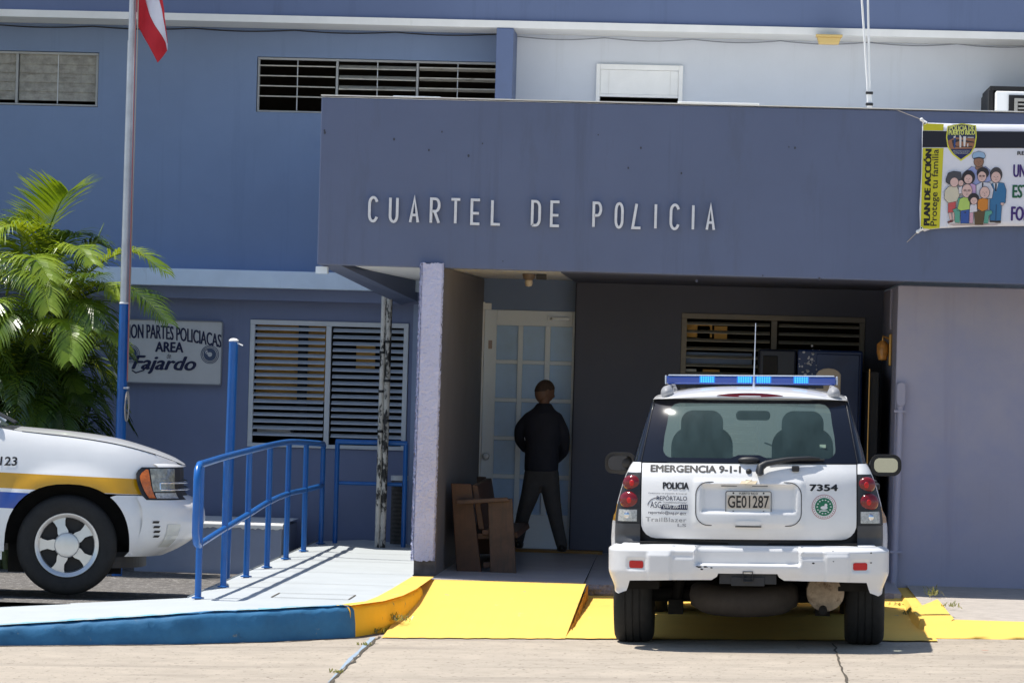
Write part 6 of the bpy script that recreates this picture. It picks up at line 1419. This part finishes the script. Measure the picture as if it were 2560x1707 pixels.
# ------------------------------------------------------------------ the man at the door (seen from behind, walking, head bowed to his right)
pr = empty('person', (-1.5, 37.05, .15)); tag(pr, 'man in dark jacket and dark trousers walking into the doorway, seen from behind', 'person')
M_skin = mat('skin_brown', (.16, .085, .055), .55, noise=(20, .08)); M_jack = mat('jacket_black', (.013, .014, .024), .8, noise=(9, .2), bump=(25, .5, .01)); M_trou = mat('trousers_charcoal', (.050, .047, .047), .85, noise=(8, .15), bump=(25, .4, .008)); M_shoe = mat('shoe_black', (.008, .008, .008), .4); M_hair = mat('hair_dark', (.050, .030, .022), .8, noise=(60, .4))
PYm = 36.95
V = lambda px, py, dy=0: Vector(at(px, py, PYm+dy))-pr.location
def skin_mesh(name, nodes, edges, root, m, parent, lv=2):
    me = bpy.data.meshes.new(name); me.from_pydata([n[0] for n in nodes], edges, []); me.materials.append(m)
    o = bpy.data.objects.new(name, me); COL.objects.link(o); o.parent = parent
    md = o.modifiers.new('skin', 'SKIN'); md.use_smooth_shade = True
    if not me.skin_vertices: me.skin_vertices.new()
    for i, n in enumerate(nodes):
        r = n[1]; me.skin_vertices[0].data[i].radius = (r, r) if not isinstance(r, tuple) else r; me.skin_vertices[0].data[i].use_root = (i == root)
    sb_ = o.modifiers.new('sub', 'SUBSURF'); sb_.levels = lv; sb_.render_levels = lv
    return o
# clothed figure: lofted trunk and limbs fused to one surface by a voxel remesh
def loft(mb, secs, seg=20):
    """secs: (centre, rx, ry) horizontal ellipses"""
    vs = [c+Vector((rx*cos(2*pi*k/seg), ry*sin(2*pi*k/seg), 0)) for c, rx, ry in secs for k in range(seg)]; n = len(secs)
    mb.add(vs, [(i*seg+k, i*seg+(k+1) % seg, (i+1)*seg+(k+1) % seg, (i+1)*seg+k) for i in range(n-1) for k in range(seg)]+[tuple(range(seg))[::-1], tuple((n-1)*seg+k for k in range(seg))])
def limb(mb, nodes, seg=14):
    P = []; R = []
    for (p, r), (q, r2) in zip(nodes, nodes[1:]):
        for k in range(6): P.append(p.lerp(q, k/6)); R.append(lerp(r, r2, k/6))
    P.append(nodes[-1][0]); R.append(nodes[-1][1])
    P2 = list(P)
    for _ in range(3): P2 = [P2[0]]+[(P2[i-1]+P2[i]*2+P2[i+1])/4 for i in range(1, len(P2)-1)]+[P2[-1]]
    mb.tube(P2, R, seg); mb.ball(P2[0], R[0], R[0], R[0], None, 14, 10); mb.ball(P2[-1], R[-1], R[-1], R[-1], None, 14, 10)
def fused(mb, name, m, parent, vox=.012, it=4):
    o = mb.build(name, m, parent)
    r = o.modifiers.new('fuse', 'REMESH'); r.mode = 'VOXEL'; r.voxel_size = vox; r.use_smooth_shade = True
    s = o.modifiers.new('soft', 'SMOOTH'); s.factor = .5; s.iterations = it
    return o
AL = [(V(1215, 960), .058), (V(1194, 982, .02), .054), (V(1192, 1010, .10), .048), (V(1206, 1030, .24), .040)]
AR = [(V(1279, 960), .058), (V(1296, 995, .03), .056), (V(1297, 1035, .12), .050), (V(1278, 1056, .26), .040)]
LL = [(V(1228, 1088), .098), (V(1217, 1138, -.06), .084), (V(1202, 1180, .0), .066), (V(1190, 1240, .22), .054)]
LR = [(V(1260, 1088), .098), (V(1268, 1150, .0), .080), (V(1278, 1200, -.04), .064), (V(1290, 1250, -.06), .054)]
th_ = lambda nodes, k, cut=0: [(p, r*k) for p, r in nodes[:len(nodes)-cut]]
bm_ = MB(); loft(bm_, [(V(1243, 1100), .10, .09), (V(1245, 1060), .12, .10), (V(1246, 1000), .14, .10), (V(1246, 962), .14, .09), (V(1248, 940), .08, .07), (V(1250, 926, .02), .05, .05), (V(1252, 905, .04), .048, .052)])
for nd in (AL, AR, LL, LR): limb(bm_, th_(nd, .72))
body_ = fused(bm_, 'body', M_skin, pr)
jm = MB(); loft(jm, [(V(1243, 1082), .158, .125), (V(1244, 1060), .160, .13), (V(1246, 1020), .158, .125), (V(1246, 985), .176, .13), (V(1246, 965), .182, .122), (V(1247, 950), .160, .105), (V(1249, 938, .01), .098, .085), (V(1250, 926, .015), .066, .068)])
limb(jm, AL); limb(jm, AR); fused(jm, 'jacket', M_jack, pr, it=9)
tm = MB(); loft(tm, [(V(1243, 1118), .120, .10), (V(1243, 1100), .140, .115), (V(1243, 1072), .146, .115)])
limb(tm, LL); limb(tm, LR); fused(tm, 'trousers', M_trou, pr)
# head: skull with face turned to the right, ear, hair cap
hd2 = MB(); hc = V(1251, 900, .05)
R_ = Matrix.Rotation(radians(-62), 4, 'Z') @ Matrix.Rotation(radians(-16), 4, 'X')
def headf(u, v):
    a = 2*pi*u; bb = pi*(v-.5); x = .076*cos(a)*cos(bb); y = .094*sin(a)*cos(bb); z = .112*sin(bb)
    if y > 0 and z < .01: x *= 1-.25*smooth(.0, -.10, z)                                  # jaw
    if y > .05: y += .020*math.exp(-((x)/.014)**2-((z+.012)/.020)**2)-.008*math.exp(-((abs(x)-.030)/.013)**2-((z-.012)/.012)**2)+.006*math.exp(-(x/.022)**2-((z+.052)/.008)**2)   # nose, eyes, lips
    return hc+R_.to_3x3() @ Vector((x, y, z))
hd2.grid(40, 28, headf); ho2 = hd2.build('head', M_skin, pr, smooth_ang=80)
for sg in (1, -1):
    e = MB(); e.ball(hc+R_.to_3x3() @ Vector((sg*.078, -.005, -.005)), .010, .020, .030, R_.to_3x3()); e.build('ear', M_skin, ho2, smooth_ang=80)
hr = MB(); hr.grid(32, 14, lambda u, v: hc+R_.to_3x3() @ (lambda a, bb: Vector((.080*cos(a)*cos(bb), .098*sin(a)*cos(bb), .116*sin(bb))))(2*pi*u, lerp(.12+.42*max(0, sin(2*pi*u))-.35*max(0, -sin(2*pi*u)), pi/2, v))); hr.build('hair', M_hair, ho2, smooth_ang=80)
# hands: palm, four fingers and thumb each
for (c, sg) in ((V(1208, 1033, .24), 1), (V(1276, 1059, .26), -1)):
    nn = [(c, .022), (c+Vector((sg*.012, .05, -.02)), .034)]; ee = [(0, 1)]
    for k in range(4):
        o = c+Vector((sg*(.02-.004*k), .075, -.002-.017*k)); l = (.040, .046, .042, .034)[k]; i = len(nn)
        nn += [(o, .0095), (o+Vector((sg*.012, l*.7, -.004)), .0088), (o+Vector((sg*.034, l*.9, -.012)), .0080)]; ee += [(1, i), (i, i+1), (i+1, i+2)]
    i = len(nn); nn += [(c+Vector((-sg*.002, .035, .022)), .011), (c+Vector((sg*.012, .068, .032)), .0095)]; ee += [(1, i), (i, i+1)]
    skin_mesh('hand', nn, ee, 0, M_skin, body_, 1)
for c, yw_ in ((V(1290, 1256, -.06), 0), (V(1190, 1248, .21), .3)):
    b = MB(); 
    def sf_(u, v, c=c):
        a = 2*pi*u; bb = pi*(v-.5); x = .047*cos(a)*cos(bb); y = .135*sin(a)*cos(bb); z = .05*sin(bb)
        z = max(z, -.028)*(1.15-.9*clamp(y/.14)); x *= 1+.12*clamp(y/.1); return c+Vector((x, y+.06, z-.008))
    b.grid(24, 14, sf_); b.build('shoe', M_shoe, pr, smooth_ang=60)

nearer(pr)
